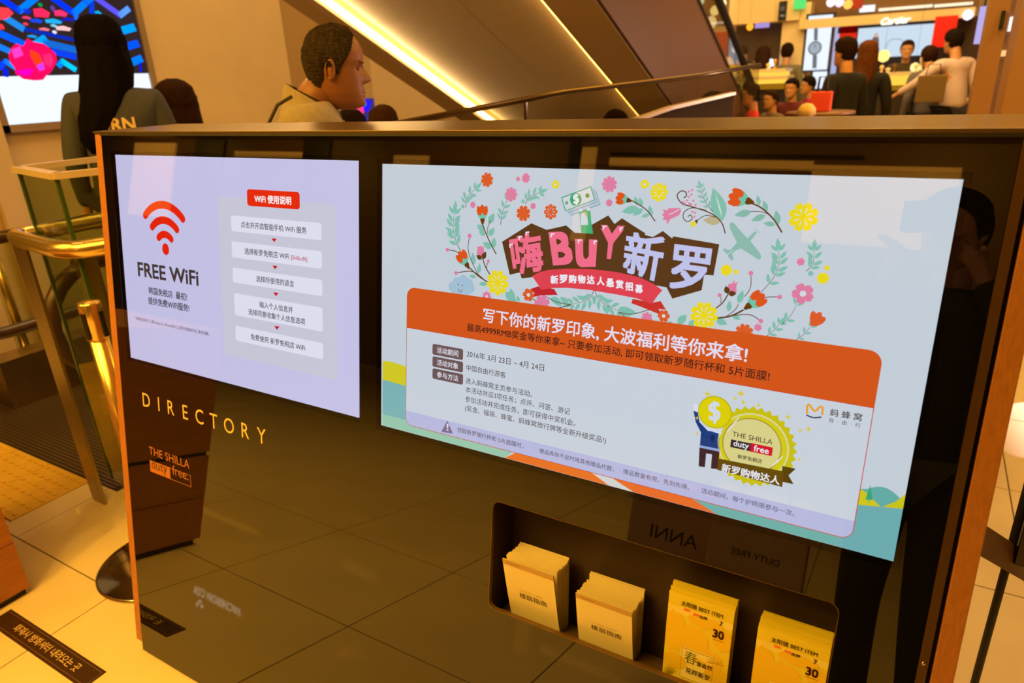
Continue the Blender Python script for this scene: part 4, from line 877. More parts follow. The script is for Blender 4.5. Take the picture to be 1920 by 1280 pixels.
def zz(pts, w, rgb, layer=3):
    def f(a):
        P = [a.p(l1(*q_)) for q_ in pts]; ww = a.sc(l1(*pts[0]), w/6)
        for i in range(len(P)-1):
            (x0, y0), (x1, y1) = P[i], P[i+1]; d = math.hypot(x1-x0, y1-y0); nx, ny = -(y1-y0)/d*ww, (x1-x0)/d*ww; ex, ey = (x1-x0)/d*ww*.5, (y1-y0)/d*ww*.5
            a.raw([(x0+nx-ex, y0+ny-ey), (x1+nx+ex, y1+ny+ey), (x1-nx+ex, y1-ny+ey), (x0-nx-ex, y0-ny-ey)], [(0, 1, 2, 3)], rgb if i % 2 == 0 else (max(rgb[0], 0), min(rgb[1]+70, 255), 255), layer)
    wart(f, 'zigzag_print')
def f(a):
    y0_, z0_ = wy0+.002, wz0+.052; a.rect((y0_, z0_), (wy1-.052, a.p(l1(500, 850))[1]), (226, 238, 250), 1)
wart(f, 'white_field')
BL = (0, 50, 255)
zz([(-60, -60), (215, 120), (420, -40)], 36, BL); zz([(540, -60), (830, 150), (1060, -60)], 36, BL); zz([(1080, -20), (1350, 170), (1440, 100)], 32, (90, 80, 240))
zz([(-40, 360), (345, 530), (500, 430)], 40, (0, 90, 255)); zz([(60, 200), (250, 320)], 40, (30, 130, 220)); zz([(1390, 340), (1500, 310)], 40, (0, 150, 255)); zz([(1440, 520), (1540, 490)], 38, (0, 80, 255)); zz([(1460, 710), (1580, 660)], 38, (0, 120, 255))
zz([(-20, 520), (90, 570)], 36, (20, 120, 230)); zz([(-10, 760), (60, 690), (180, 770)], 30, (10, 60, 240)); zz([(660, 740), (700, 690), (840, 780)], 30, (0, 130, 255)); zz([(600, 580), (840, 640)], 34, (10, 60, 230)); zz([(280, 330), (840, 450)], 22, (10, 40, 170)); zz([(500, 480), (840, 560)], 40, (20, 100, 200)); zz([(1030, 30), (1030, 160)], 26, (0, 60, 220)); zz([(60, 850), (60, 780)], 30, (10, 30, 200))
zz([(1580, 800), (1570, 700)], 14, (0, 20, 220)); zz([(900, -20), (1000, 60)], 24, (30, 20, 120))
def f(a):
    a.poly([l1(*p) for p in ((90, 620), (130, 530), (180, 490), (260, 520), (300, 430), (370, 470), (430, 480), (500, 500), (560, 550), (620, 600), (635, 680), (600, 760), (560, 820), (520, 850), (480, 900), (380, 905), (260, 890), (170, 830), (160, 760), (110, 700))], (255, 10, 90), 4)
    a.poly([l1(*p) for p in ((170, 800), (300, 770), (380, 790), (330, 850), (230, 850))], (255, 0, 180), 5); a.poly([l1(*p) for p in ((330, 560), (430, 600), (480, 700), (400, 740), (340, 640))], (255, 60, 20), 5); a.poly([l1(*p) for p in ((480, 620), (560, 600), (600, 690), (560, 760), (500, 720))], (255, 40, 110), 5)
    a.poly([l1(*p) for p in ((400, 740), (480, 700), (500, 780), (440, 800))], (200, 60, 230), 6); a.poly([l1(*p) for p in ((120, 560), (220, 520), (260, 620), (160, 660))], (255, 60, 190), 5)
wart(f, 'flower_print')
def f(a):
    a.poly([l1(*p) for p in ((-20, 80), (90, 90), (150, 150), (80, 210), (-20, 230))], (255, 60, 70), 4); a.poly([l1(*p) for p in ((-20, 260), (30, 280), (50, 330), (-20, 330))], (250, 50, 60), 4)
    for pts, c_ in (((370, 90, 560, 200), (255, 40, 90)), ((240, 180, 350, 220), (230, 60, 110)), ((600, 110, 760, 190), (230, 50, 110)), ((430, 310, 560, 350), (240, 120, 140)), ((620, 290, 800, 350), (250, 190, 190)), ((250, 250, 320, 290), (240, 60, 80)), ((500, 210, 700, 270), (30, 170, 230)), ((560, 270, 640, 310), (120, 200, 240)), ((330, 210, 480, 260), (20, 70, 230)), ((700, 200, 840, 240), (20, 30, 200)), ((660, 220, 720, 250), (20, 20, 160)), ((420, 30, 480, 80), (0, 150, 70)), ((1060, 120, 1140, 180), (0, 170, 230)), ((300, 390, 420, 430), (20, 150, 230)), ((580, 340, 640, 385), (220, 220, 250)), ((820, 120, 880, 230), (20, 110, 240)), ((250, 90, 350, 160), (20, 40, 200)), ((560, 60, 620, 130), (90, 60, 160))):
        x0, y0_, x1, y1_ = pts; a.poly([l1(x0, y0_+10), l1((x0+x1)/2, y0_), l1(x1, (y0_+y1_)/2), l1(x1-20, y1_), l1((x0+x1)/2, y1_-8), l1(x0+15, y1_-12)], c_, 3)
wart(f, 'petal_prints')
# diffuse light streak on the wall comes from the atrium; small display in the recess
L2 = empty('wall_display', (-5.9, 6.33, 1.3), 'small bright pink and blue display far behind the man\'s chin', 'display')
q0 = ony((654, 236), 6.32); q1 = ony((698, 184), 6.32); b = B(); b.box((q0[0], 6.32, q0[2]), (q1[0], 6.345, q1[2])); b.build('screen', glow((60, 50, 120)), L2)
def f(a):
    def lq(p): q_ = ony(p, 6.31); return (q_[0], q_[2])
    a.p = lq
    a.poly([(655, 200), (668, 185), (680, 195), (682, 212), (668, 214), (655, 208)], (255, 60, 120), 3); a.poly([(672, 192), (686, 186), (696, 190), (690, 210), (678, 206)], (40, 20, 255), 2); a.disc((683, 194), 4, (0, 150, 90), 4); a.poly([(680, 225), (688, 222), (686, 232), (680, 231)], (60, 60, 255), 3)
a = Art(lambda u, v, w: (u, 6.317-w*10, v), lambda p: p, mk=lambda c: glow(c, 1.3)); f(a); a.build('display_print', L2)

# escalator landing, left escalator
LD = empty('escalator_landing', (-3.9, 2.0, 0), 'ribbed dark metal landing plate at the foot of the left escalator', 'landing plate')
M_rib = mat('ribbed_metal', (118, 100, 82), 0.35, 0.7)
b = B(); b.box((-5.4, 1.362, -0.004), (-2.99, 2.9, 0.001)); b.build('base_plate', mat('landing_plate_dark', (62, 50, 40), 0.4, .5), LD)
b = B()
for i in range(34): y_ = 1.368+i*0.02; b.box((-5.38, y_, 0.001), (-3.02, y_+0.010, 0.005))
tag(b.build('ribs', M_rib, LD), kind='stuff')
E2 = empty('left_escalator', (-3.9, 3.0, 0), 'escalator rising away at left with dark handrail loop seen through the glass guard', 'escalator')
M_hr = mat('brown_rubber_handrail', (70, 48, 34), 0.35)
for xh in (-3.32, -4.5):
    pts = [(xh, 2.9, 0.98), (xh, 2.1, 0.98), (xh, 1.62, 0.98)]
    R_ = 0.27; c_ = (1.72, 0.98-R_)
    for k in range(1, 13): t_ = math.pi/2+math.pi*k/12; pts.append((xh, c_[0]+R_*math.cos(t_), c_[1]+R_*math.sin(t_)))
    pts = [tuple(map(float, p)) for p in pts]+[(xh, 2.1, 0.44), (xh, 2.9, 0.44)]
    b = B(); b.tube(pts, 0.036, 10); b.build('handrail', M_hr, E2)
    b = B(); b.box((xh-.006, 1.75, 0.3), (xh+.006, 2.9, 0.95)); b.build('balustrade_glass', M_glassg, E2)
    b = B(); b.box((xh-.09, 1.6, 0.0), (xh+.09, 2.9, 0.3)); b.build('skirt', M_brush, E2)
for k in range(3):
    b = B(); b.box((-4.4, 2.0+k*.3, 0.006), (-3.42, 2.3+k*.3, 0.12+k*0.115)) ; b.build('step', M_rib, E2)

# glass guard enclosure with flat steel posts and big polished rail
GE = empty('escalator_guard', (-2.97, 1.28, 0), 'glass guard with polished brass tube rail and flat steel posts beside the escalator', 'guard rail')
b = B(); b.box((-3.03, 1.272, 0), (-2.935, 1.284, 1.19)); b.build('flat_post', M_brush, GE, bevel=.001)
b = B(); pa = (-2.74, 1.40); b.box((pa[0]-.05, pa[1]-.006, 0), (pa[0]+.04, pa[1]+.006, 1.19)); b.build('flat_post', M_brush, GE, bevel=.001)
b = B(); b.tube([(-2.2, 2.2, 1.2), (-2.55, 1.285, 1.2), (-2.60, 1.262, 1.2), (-2.68, 1.255, 1.2), (-3.02, 1.30, 1.2), (-3.08, 1.32, 1.2), (-3.10, 1.36, 1.2), (-3.105, 2.6, 1.2)], 0.034, 16); b.build('tube_rail', M_gold, GE)
for a, c, nm in (((-3.03, 1.375), (-2.60, 1.29), 'glass_pane'), ((-2.59, 1.295), (-2.25, 2.2), 'glass_pane'), ((-3.04, 1.385), (-3.05, 2.6), 'glass_pane')):
    b = B(); d = np.array([c[0]-a[0], c[1]-a[1]]); nn = np.array([-d[1], d[0]])/np.hypot(*d)*0.006
    p_ = [(a[0], a[1]), (c[0], c[1]), (c[0]+nn[0], c[1]+nn[1]), (a[0]+nn[0], a[1]+nn[1])]
    b.hexa([(x, y, 0.06) for x, y in p_]+[(x, y, 1.45) for x, y in p_]); b.build(nm, M_glassg, GE)
for (x, y) in ((-3.035, 1.378), (-2.594, 1.288)):
    b = B(); b.box((x-.006, y-.006, .06), (x+.006, y+.006, 1.45)); b.build('glass_edge', M_green, GE)
b = B()
for a, c in (((-3.05, 1.38), (-2.585, 1.285)), ((-2.59, 1.28), (-2.25, 2.2)), ((-3.045, 1.37), (-3.055, 2.6))):
    d = np.array([c[0]-a[0], c[1]-a[1]]); nn = np.array([-d[1], d[0]])/np.hypot(*d)*0.02
    p_ = [(a[0]-nn[0], a[1]-nn[1]), (c[0]-nn[0], c[1]-nn[1]), (c[0]+nn[0], c[1]+nn[1]), (a[0]+nn[0], a[1]+nn[1])]
    b.hexa([(x, y, 1.448) for x, y in p_]+[(x, y, 1.47) for x, y in p_])
b.build('cap_rail', mat('pale_brass_cap', (226, 208, 176), 0.4, .35), GE)

def stanchion(x, y, h_, lab, belt=None, slots=True, r=0.031, rb=0.17, rz=0.0):
    s = empty('barrier_post', (x, y, 0), lab, 'barrier post')
    b = B(); b.lathe((x, y, 0), [(rb*.99, 0.0), (rb, 0.004), (rb, 0.009), (rb*.97, 0.013), (rb*.5, 0.019), (0.05, 0.026), (0.036, 0.035), (0.001, 0.035)], 48); b.build('base', M_chrome, s)
    b = B(); b.lathe((x, y, 0.03), [(r, 0), (r, h_-0.16)], 28); b.build('pole', M_gold, s)
    b = B(); b.lathe((x, y, h_-.135), [(r*1.03, 0), (r*1.15, 0.003), (r*1.15, 0.125), (r*1.05, 0.132), (0.001, 0.135)], 28); b.build('belt_head', M_gold, s)
    if slots:
        for k in range(4):
            t_ = rz+k*math.pi/2; cx_, cy_ = x+math.cos(t_)*r*1.12, y+math.sin(t_)*r*1.12
            b = B(); b.box((-.005, -.008, 0), (.005, .008, 0.09)); b.bm.transform(Matrix.Translation((cx_, cy_, h_-.125)) @ Matrix.Rotation(t_, 4, 'Z')); b.build('belt_slot', M_black, s)
    return s
stanchion(-2.336, 1.15, 1.075, 'polished gold belt barrier post just behind the left edge of the kiosk', rz=.3, rb=.23)
pc = onz((65, 703), 0); stanchion(float(pc[0]), float(pc[1]), 1.1, 'polished steel barrier post on the ribbed escalator landing at far left', slots=False, r=.026, rb=.165)
# right: dark post with brown belt
pr = dep((1868, 1130), 1.62); px_, py_ = float(pr[0])+.0, float(pr[1])
s = empty('barrier_post', (px_, py_, 0), 'thin dark barrier post right of the kiosk', 'barrier post')
b = B(); b.lathe((px_, py_, 0), [(.035, 0), (.035, .008), (.012, .02), (.001, .02)], 32); b.build('base', M_black, s)
b = B(); b.lathe((px_, py_, 0.02), [(.009, 0), (.009, .95)], 16); b.build('pole', M_black, s)
b = B(); b.box((px_+.010, py_-.02, .62), (px_+.05, py_+.02, 1.0)); b.build('sign_plate', mat('dark_brown_plate', (60, 44, 30), .4), s)
bl = empty('barrier_belt', (0.2, 1.5, 0.7), 'wide brown barrier belt stretched from behind the kiosk to the right', 'belt')
M_belt = mat('brown_belt', (92, 58, 34), .6, noise=.1, nscale=200)
p = [ony((1835, 978), 1.50), ony((1848, 985), 1.50), ony((1935, 1042), 1.75)]; q2 = [ony((1828, 1036), 1.50), ony((1838, 1042), 1.50), ony((1935, 1098), 1.75)]
b = B()
for i in range(2):
    o_ = np.array([0, .002, 0]); b.hexa([q2[i], q2[i+1], q2[i+1]+o_, q2[i]+o_, p[i], p[i+1], p[i+1]+o_, p[i]+o_])
b.build('webbing', M_belt, bl)

# brown wooden cabinet at the left frame edge
cb = empty('brown_cabinet', (-3.0, 0.4, 0), 'orange brown wooden cabinet corner at the left edge of the floor', 'cabinet')
M_bw = mat('orange_brown_wood', (168, 104, 48), .4, noise=.12, nscale=6, stretch=(1, 1, 12))
b = B(); b.box((-3.4, 0.15, 0.03), (-2.622, 0.812, 0.225)); b.build('lower_panel', M_bw, cb, bevel=.001)
b = B(); b.box((-3.4, 0.15, 0.229), (-2.622, 0.812, 0.42)); b.build('upper_panel', M_bw, cb, bevel=.001)
b = B(); b.box((-3.4, 0.16, 0.42), (-2.63, 0.805, 0.438)); b.build('shadow_gap', M_black, cb)
b = B(); b.box((-3.4, 0.15, 0.438), (-2.622, 0.812, 1.0)); b.build('top_section', M_bw, cb, bevel=.001)
b = B(); b.box((-3.38, 0.17, 0.0), (-2.64, 0.80, 0.03)); b.build('toe_kick', M_black, cb)
b = B(); b.box((-5.49, 2.30, 0), (-5.44, 2.45, 3.4)); struct(b.build('column', M_wall)); bpy.data.objects['column']['label'] = 'cream column at far left'
# ------------------------------------------------------------------ people
def skin(name, V, Ed, m, parent, sub=1, smooth=True, base=None):
    me = bpy.data.meshes.new(name); me.from_pydata([v[:3] for v in V], Ed, []); o = bpy.data.objects.new(name, me); col.objects.link(o)
    sm = o.modifiers.new('s', 'SKIN'); sm.use_smooth_shade = True; sm.branch_smoothing = .6
    for i, v in enumerate(V): me.skin_vertices[0].data[i].radius = (v[3], v[4] if len(v) > 4 else v[3])
    me.skin_vertices[0].data[0].use_root = True
    ss = o.modifiers.new('u', 'SUBSURF'); ss.levels = sub; ss.render_levels = sub
    bpy.context.view_layer.update(); dg = bpy.context.evaluated_depsgraph_get(); r = bpy.data.meshes.new_from_object(o.evaluated_get(dg)); r.name = name
    bpy.data.objects.remove(o); bpy.data.meshes.remove(me)
    return r
HZ = [-.50, -.46, -.40, -.30, -.20, -.10, 0, .10, .20, .30, .40, .46, .495]
HF = [.20, .31, .345, .345, .335, .335, .325, .35, .345, .31, .23, .14, .02]
HB = [-.02, -.10, -.19, -.26, -.31, -.35, -.38, -.395, -.385, -.345, -.26, -.16, -.02]
HW = [.08, .15, .20, .25, .28, .30, .315, .325, .315, .285, .21, .13, .02]
def head_pt(z, t, off=0.0, face=True):
    f = float(np.interp(z, HZ, HF))+off; bk = float(np.interp(z, HZ, HB))-off; w = float(np.interp(z, HZ, HW))+off
    s_, c_ = math.sin(t), math.cos(t); x = w*math.copysign(abs(s_)**.9, s_); y = (f+bk)/2+(f-bk)/2*math.copysign(abs(c_)**.85, c_)
    if face and c_ > 0:
        n_ = max(0, 1-abs((z+.14)/.05)) if z < -.14 else max(0, 1-(z+.14)/.2)
        y += .115*n_*math.exp(-(x/.055)**2)
        y += .03*math.exp(-((z+.25)/.022)**2-(x/.09)**2)+.025*math.exp(-((z+.315)/.022)**2-(x/.08)**2)-.025*math.exp(-((z+.28)/.012)**2-(x/.1)**2)
        y += .025*math.exp(-((z+.43)/.05)**2-(x/.08)**2)+.015*math.exp(-((z-.075)/.03)**2-(x/.2)**2)
        for e in (-.13, .13): y -= .04*math.exp(-((z-.0)/.04)**2-((x-e)/.06)**2)
    return (x, y, z)
def head_mesh(hh, n=36, nz=34, aged=False):
    vs = []; fs = []; mi = []
    zs = [-.5+.995*i/(nz-1) for i in range(nz)]
    for z in zs:
        for k in range(n): vs.append(head_pt(z, 2*math.pi*k/n))
    for i in range(nz-1):
        for k in range(n): fs.append((i*n+k, i*n+(k+1) % n, (i+1)*n+(k+1) % n, (i+1)*n+k)); mi.append(0)
    fs.append(tuple(range(n))[::-1]); mi.append(0); fs.append(tuple((nz-1)*n+k for k in range(n))); mi.append(0)
    def ball(c, r, m_, nn=8):
        b0 = len(vs)
        for i in range(nn+1):
            a = math.pi*i/nn
            for k in range(nn): t = 2*math.pi*k/nn; vs.append((c[0]+r[0]*math.sin(a)*math.cos(t), c[1]+r[1]*math.sin(a)*math.sin(t), c[2]+r[2]*math.cos(a)))
        for i in range(nn):
            for k in range(nn): fs.append((b0+i*nn+k, b0+i*nn+(k+1) % nn, b0+(i+1)*nn+(k+1) % nn, b0+(i+1)*nn+k)); mi.append(m_)
    for s_ in (-1, 1):
        # ear: rim and bowl
        rim = []
        for k in range(15):
            t = math.radians(-120+k*20+0); rim.append((s_*(.315+.035*math.sin(math.radians(k*12))), -.05-.055*math.cos(t+math.pi/2)*1.0-.01, -.03+.115*math.sin(t+math.pi/2)))
        b0 = len(vs)
        for (x, y, z) in rim:
            for q_ in range(6): a = 2*math.pi*q_/6; vs.append((x+.016*math.cos(a), y+.016*math.sin(a)*.8, z+.016*math.sin(a)))
        for i in range(len(rim)-1):
            for q_ in range(6): fs.append((b0+i*6+q_, b0+i*6+(q_+1) % 6, b0+(i+1)*6+(q_+1) % 6, b0+(i+1)*6+q_)); mi.append(0)
        ball((s_*.318, -.045, -.03), (.016, .055, .105), 0); ball((s_*.308, -.055, -.12), (.02, .035, .035), 0)
        ball((s_*.326, -.04, -.01), (.012, .018, .04), 2, 6)
        p_ = head_pt(0.0, s_*math.asin(.13/.315)); ball((s_*.125, p_[1]+.014, -.002), (.055, .024, .015), 2)
        p_ = head_pt(0.085, s_*math.asin(.13/.32)); ball((s_*.13, p_[1]+.004, .085), (.085, .03, .02), 2)
    ball((0, .343, -.282), (.07, .02, .008), 1)
    return [(x*hh, y*hh, z*hh) for x, y, z in vs], fs, mi
def hair_mesh(hh, kind, n=44, nz=40, jit=0.01, seed=1):
    rr = random.Random(seed); vs = []; fs = []
    zs = [-.5+.998*i/(nz-1) for i in range(nz)]
    def line(t):   # lowest z of hair at this angle (0 front)
        a = abs(((t+math.pi) % (2*math.pi))-math.pi)/math.pi*180
        if kind == 'receding': return np.interp(a, [0, 25, 45, 62, 70, 84, 88, 104, 110, 140, 180], [.42, .40, .33, .18, .10, -.08, -.05, .03, -.12, -.27, -.30])
        if kind == 'short': return np.interp(a, [0, 30, 60, 75, 88, 104, 110, 150, 180], [.27, .28, .18, .0, -.08, .0, -.2, -.3, -.33])
        return np.interp(a, [0, 25, 50, 70, 90, 180], [.24, .22, .0, -.35, -.5, -.5])
    th = {'receding': .022, 'short': .045, 'long': .07}.get(kind, .05); idx = {}
    for i, z in enumerate(zs):
        for k in range(n):
            t = 2*math.pi*k/n; l = line(t)
            if z < l-0.03: continue
            e = min(1, max(0, (z-l+.03)/.08)); o = th*e*(1+rr.uniform(-1, 1)*jit*12)+.004
            p_ = head_pt(z, t, o, False); idx[(i, k)] = len(vs); vs.append((p_[0]*hh, p_[1]*hh, (z+(o*.9 if z > .3 else 0))*hh))
    for i in range(nz-1):
        for k in range(n):
            q_ = [(i, k), (i, (k+1) % n), (i+1, (k+1) % n), (i+1, k)]
            if all(c in idx for c in q_): fs.append([idx[c] for c in q_])
    top = len(vs); vs.append((0, 0, (.5+th)*hh))
    for k in range(n): fs.append([idx[(nz-1, k)], idx[(nz-1, (k+1) % n)], top])
    return vs, fs
def loft(rings, n=24, fn=None):
    """rings: (cx, cy, cz, rx, ry)"""
    vs = []; fs = []
    for i, (cx, cy, cz, rx, ry) in enumerate(rings):
        for k in range(n):
            t = 2*math.pi*k/n; d = fn(i, t) if fn else 0; vs.append((cx+(rx+d)*math.cos(t), cy+(ry+d)*math.sin(t), cz))
    for i in range(len(rings)-1):
        for k in range(n): fs.append((i*n+k, i*n+(k+1) % n, (i+1)*n+(k+1) % n, (i+1)*n+k))
    fs.append(tuple(range(n))[::-1]); fs.append(tuple((len(rings)-1)*n+k for k in range(n))); return vs, fs
M_dark = mat('dark_lash', (40, 24, 16), .6); M_lip = mat('lip', (150, 84, 62), .5)
def person(pos, top, face, lab, top_rgb, trouser_rgb=(40, 36, 40), hair='short', hair_rgb=(30, 20, 14), skin_rgb=(206, 150, 108), detail=0, arms=None, tilt=0.0, turn=0.0, lean=0.0, fat=1.0, grp=None, z0=0.0, sink=.02, fwd=0.0, slope=0.0, cap=None, hscale=1.0, wide=1.0):
    k = (top-z0)/(1.75-sink)
    p = empty('person', (float(pos[0]), float(pos[1]), z0), lab, 'person', grp, rz=math.atan2(-face[0], face[1]))
    hcx = 0; ms = mat('skin_%d_%d' % (skin_rgb[0], skin_rgb[1]), skin_rgb, .5, noise=.04, nscale=30)
    mt = mat('fabric_%d_%d_%d' % tuple(top_rgb), top_rgb, .85, noise=.10, nscale=60, bump=.15); mtr = mat('fabric_%d_%d_%d' % tuple(trouser_rgb), trouser_rgb, .85)
    mh = mat('hair_%d_%d' % (hair_rgb[0], hair_rgb[1]), hair_rgb, .85, noise=.35, nscale=90, stretch=(1, 1, .25), spec=.06)
    J = dict(pel=(0, 0, .95), wai=(0, 0, 1.08), che=(0, .005, 1.28), nb=(0, -.015, 1.45), nk=(0, fwd*.4, 1.52-sink*.5), hd=(0, .015+fwd*.8, 1.60-sink))
    A = arms or {}
    for s_, nm in ((-1, 'l'), (1, 'r')):
        J['sh'+nm] = (s_*.165, -.01, 1.405-slope); J['el'+nm] = A.get('el'+nm, (s_*.225, -.03, 1.13)); J['wr'+nm] = A.get('wr'+nm, (s_*.235, .05, .89))
        J['hi'+nm] = (s_*.09, 0, .90); J['kn'+nm] = (s_*.10, .025, .49); J['an'+nm] = (s_*.105, -.02, .09); J['to'+nm] = (s_*.115, .13, .035)
    def L(q_):   # lean of the upper body
        x, y, z = q_; h_ = max(0, z-.95); return (x*k, (y+math.sin(lean)*h_)*k, (z-(1-math.cos(lean))*h_)*k)
    J = {a: L(v) for a, v in J.items()}
    def rad(*r): return tuple(x*k for x in r)
    # body, one continuous surface
    V = []; E = []; I = {}
    def add(nm, r, par=None, pos_=None):
        I[nm] = len(V); V.append(tuple(pos_ or J[nm])+rad(*r)); 
        if par: E.append((I[par], I[nm]))
    add('pel', (.13, .10)); add('wai', (.12, .085), 'pel'); add('che', (.125, .075), 'wai'); add('nb', (.054, .05), 'che'); add('nk', (.056, .058), 'nb'); add('hd', (.055, .06), 'nk')
    for nm in 'lr':
        add('sh'+nm, (.048, .048), 'che'); add('el'+nm, (.04, .04), 'sh'+nm); add('wr'+nm, (.027, .022), 'el'+nm)
        w = Vector(J['wr'+nm]); d = (w-Vector(J['el'+nm])).normalized(); sd = 1 if nm == 'r' else -1
        cur = Vector(A.get('hd'+nm, d)).normalized(); c1 = w+cur*.085*k
        add('pm'+nm, (.036, .017), 'wr'+nm, tuple(w+cur*.045*k)); 
        if detail:
            side = cur.cross(Vector((0, 1, 0)));  side = side.normalized() if side.length > .1 else Vector((1, 0, 0))
            bend = side.cross(cur).normalized()
            for fi, (o_, ln) in enumerate(((-.03, .068), (-.011, .078), (.010, .074), (.029, .058))):
                b0 = w+cur*.08*k+side*o_*k; add('f%d%s' % (fi, nm), (.0095, .009), 'pm'+nm, tuple(b0)); b1 = b0+(cur*.8+bend*.5).normalized()*ln*.5*k; add('g%d%s' % (fi, nm), (.0085, .008), 'f%d%s' % (fi, nm), tuple(b1)); b2 = b1+(cur*.4+bend*.9).normalized()*ln*.5*k; add('h%d%s' % (fi, nm), (.007, .007), 'g%d%s' % (fi, nm), tuple(b2))
            t0 = w+cur*.03*k-side*.032*k; add('t0'+nm, (.012, .012), 'pm'+nm, tuple(t0)); add('t1'+nm, (.0095, .009), 't0'+nm, tuple(t0+(cur*.6+bend*.6-side*.4).normalized()*.045*k))
        else: add('fi'+nm, (.028, .014), 'pm'+nm, tuple(w+(cur*.13)*k))
        add('hi'+nm, (.085, .085), 'pel'); add('kn'+nm, (.055, .055), 'hi'+nm); add('an'+nm, (.036, .038), 'kn'+nm); add('to'+nm, (.036, .025), 'an'+nm)
    me = skin('body', V, E, ms, p)
    hh = .235*k*hscale; hv, hf, hm = head_mesh(hh, 40 if detail else 20, 44 if detail else 20)
    hc = Vector(L((0, .03+fwd, 1.75-sink-.1175*hscale))); Rm = Matrix.Rotation(turn, 3, 'Z') @ Matrix.Rotation(-tilt, 3, 'X')
    H2 = lambda v: tuple(hc+Rm @ Vector(v))
    bm = bmesh.new(); bm.from_mesh(me)
    for f_ in bm.faces: f_.smooth = True; f_.material_index = 0
    nv = [bm.verts.new(H2(v)) for v in hv]
    for f_, m_ in zip(hf, hm):
        try: q_ = bm.faces.new([nv[i] for i in f_]); q_.material_index = m_; q_.smooth = True
        except ValueError: pass
    bm.to_mesh(me); bm.free()
    me.materials.clear()
    for m_ in (ms, M_lip, M_dark): me.materials.append(m_)
    link_mesh('body', me, [ms, M_lip, M_dark], p, world_verts=False)
    hv, hf = hair_mesh(hh, hair, 110 if detail else 26, 90 if detail else 22, .03 if hair == 'receding' else .012)
    mesh('hair', [H2(v) for v in hv], hf, mh, p, smooth=(hair != 'receding'), local=True)
    if hair == 'long':
        c_ = H2((0, 0, 0)); yb_ = lambda o: c_[1]-o*k
        s_ = hscale; rings = [(c_[0], yb_(.02), c_[2]+.05*k, .070*k*s_, .070*k*s_), (c_[0], yb_(.022), c_[2]+.015*k, .092*k*s_, .092*k*s_), (c_[0], yb_(.03), c_[2]-.08*k, .098*k*s_, .084*k*s_), (c_[0]-.015, yb_(.055), c_[2]-.16*k, .100*k*s_, .07*k*s_), (c_[0]-.05, yb_(.10), c_[2]-.24*k, .090*k*s_, .055*k), (c_[0]-.085, yb_(.125), c_[2]-.32*k, .074*k, .042*k), (c_[0]-.115, yb_(.13), c_[2]-.39*k, .056*k, .032*k), (c_[0]-.125, yb_(.13), c_[2]-.43*k, .022*k, .016*k), (c_[0]-.13, yb_(.125), c_[2]-.45*k, .006*k, .006*k)]
        hv, hf = loft(rings[::-1], 36, lambda i, t: .004*math.sin(t*9+i)*k); mesh('long_hair', hv, hf, mh, p, smooth=True, local=True)
    # clothes
    def chain(spec, name, m_, sub=1):
        V, E, I = [], [], {}
        for nm, r, par, *ps in spec:
            I[nm] = len(V); V.append(tuple(ps[0] if ps else J[nm])+rad(*r))
            if par: E.append((I[par], I[nm]))
        me = skin(name, V, E, m_, p, sub); link_mesh(name, me, m_, p, world_verts=False, smooth=True)
    lerp = lambda a, b, t: tuple(J[a][i]*(1-t)+J[b][i]*t for i in range(3)); F_ = fat
    chain([('wai', (.145*F_, .115*F_), None), ('pel', (.15*F_, .12*F_), 'wai', L((0, 0, .93))), ('che', (.17*F_*wide, .125*F_), 'wai'), ('cu', (.13*F_*wide, .098*wide), 'che', L((0, -.01, 1.385))), ('nb', (.068*wide, .066*wide), 'cu', L((0, -.012, 1.452)))]+
          [x for nm in 'lr' for x in (('sh'+nm, (.072*wide, .078*wide), 'cu'), ('m'+nm, (.062, .062), 'sh'+nm, lerp('sh'+nm, 'el'+nm, .5)), ('el'+nm, (.052, .052), 'm'+nm), ('wr'+nm, (.038, .036), 'el'+nm, lerp('el'+nm, 'wr'+nm, .93)))], 'top', mt, 2 if detail else 1)
    chain([('pel', (.145*F_, .118*F_), None, L((0, 0, .97)))]+[x for nm in 'lr' for x in (('hi'+nm, (.10, .10), 'pel'), ('kn'+nm, (.068, .068), 'hi'+nm), ('an'+nm, (.052, .055), 'kn'+nm, (J['an'+nm][0], J['an'+nm][1], .06*k)))], 'trousers', mtr)
    msh = mat('dark_shoe', (30, 24, 20), .4)
    for s_ in (-1, 1):
        hv, hf = loft([(s_*.112*k, .05*k, .0, .045*k, .135*k), (s_*.112*k, .05*k, .025*k, .048*k, .138*k), (s_*.112*k, .03*k, .06*k, .042*k, .105*k), (s_*.108*k, -.01*k, .10*k, .038*k, .05*k)], 18); mesh('shoe', hv, hf, msh, p, smooth=True, local=True)
    if cap:
        mc = mat('cap_%d' % cap[0], cap, .8); c_ = hc; hv, hf = loft([(c_[0], c_[1]-.01*k, c_[2]+.03*k, .092*k, .105*k), (c_[0], c_[1]-.01*k, c_[2]+.09*k, .086*k, .098*k), (c_[0], c_[1]-.01*k, c_[2]+.135*k, .05*k, .06*k), (c_[0], c_[1]-.01*k, c_[2]+.145*k, .01*k, .01*k)], 20); mesh('cap', hv, hf, mc, p, smooth=True, local=True)
    return p, J, k, L, hc
def at(headpx, d):   # centre of a head seen at a pixel, at optical depth d
    q_ = dep(headpx, d); return q_

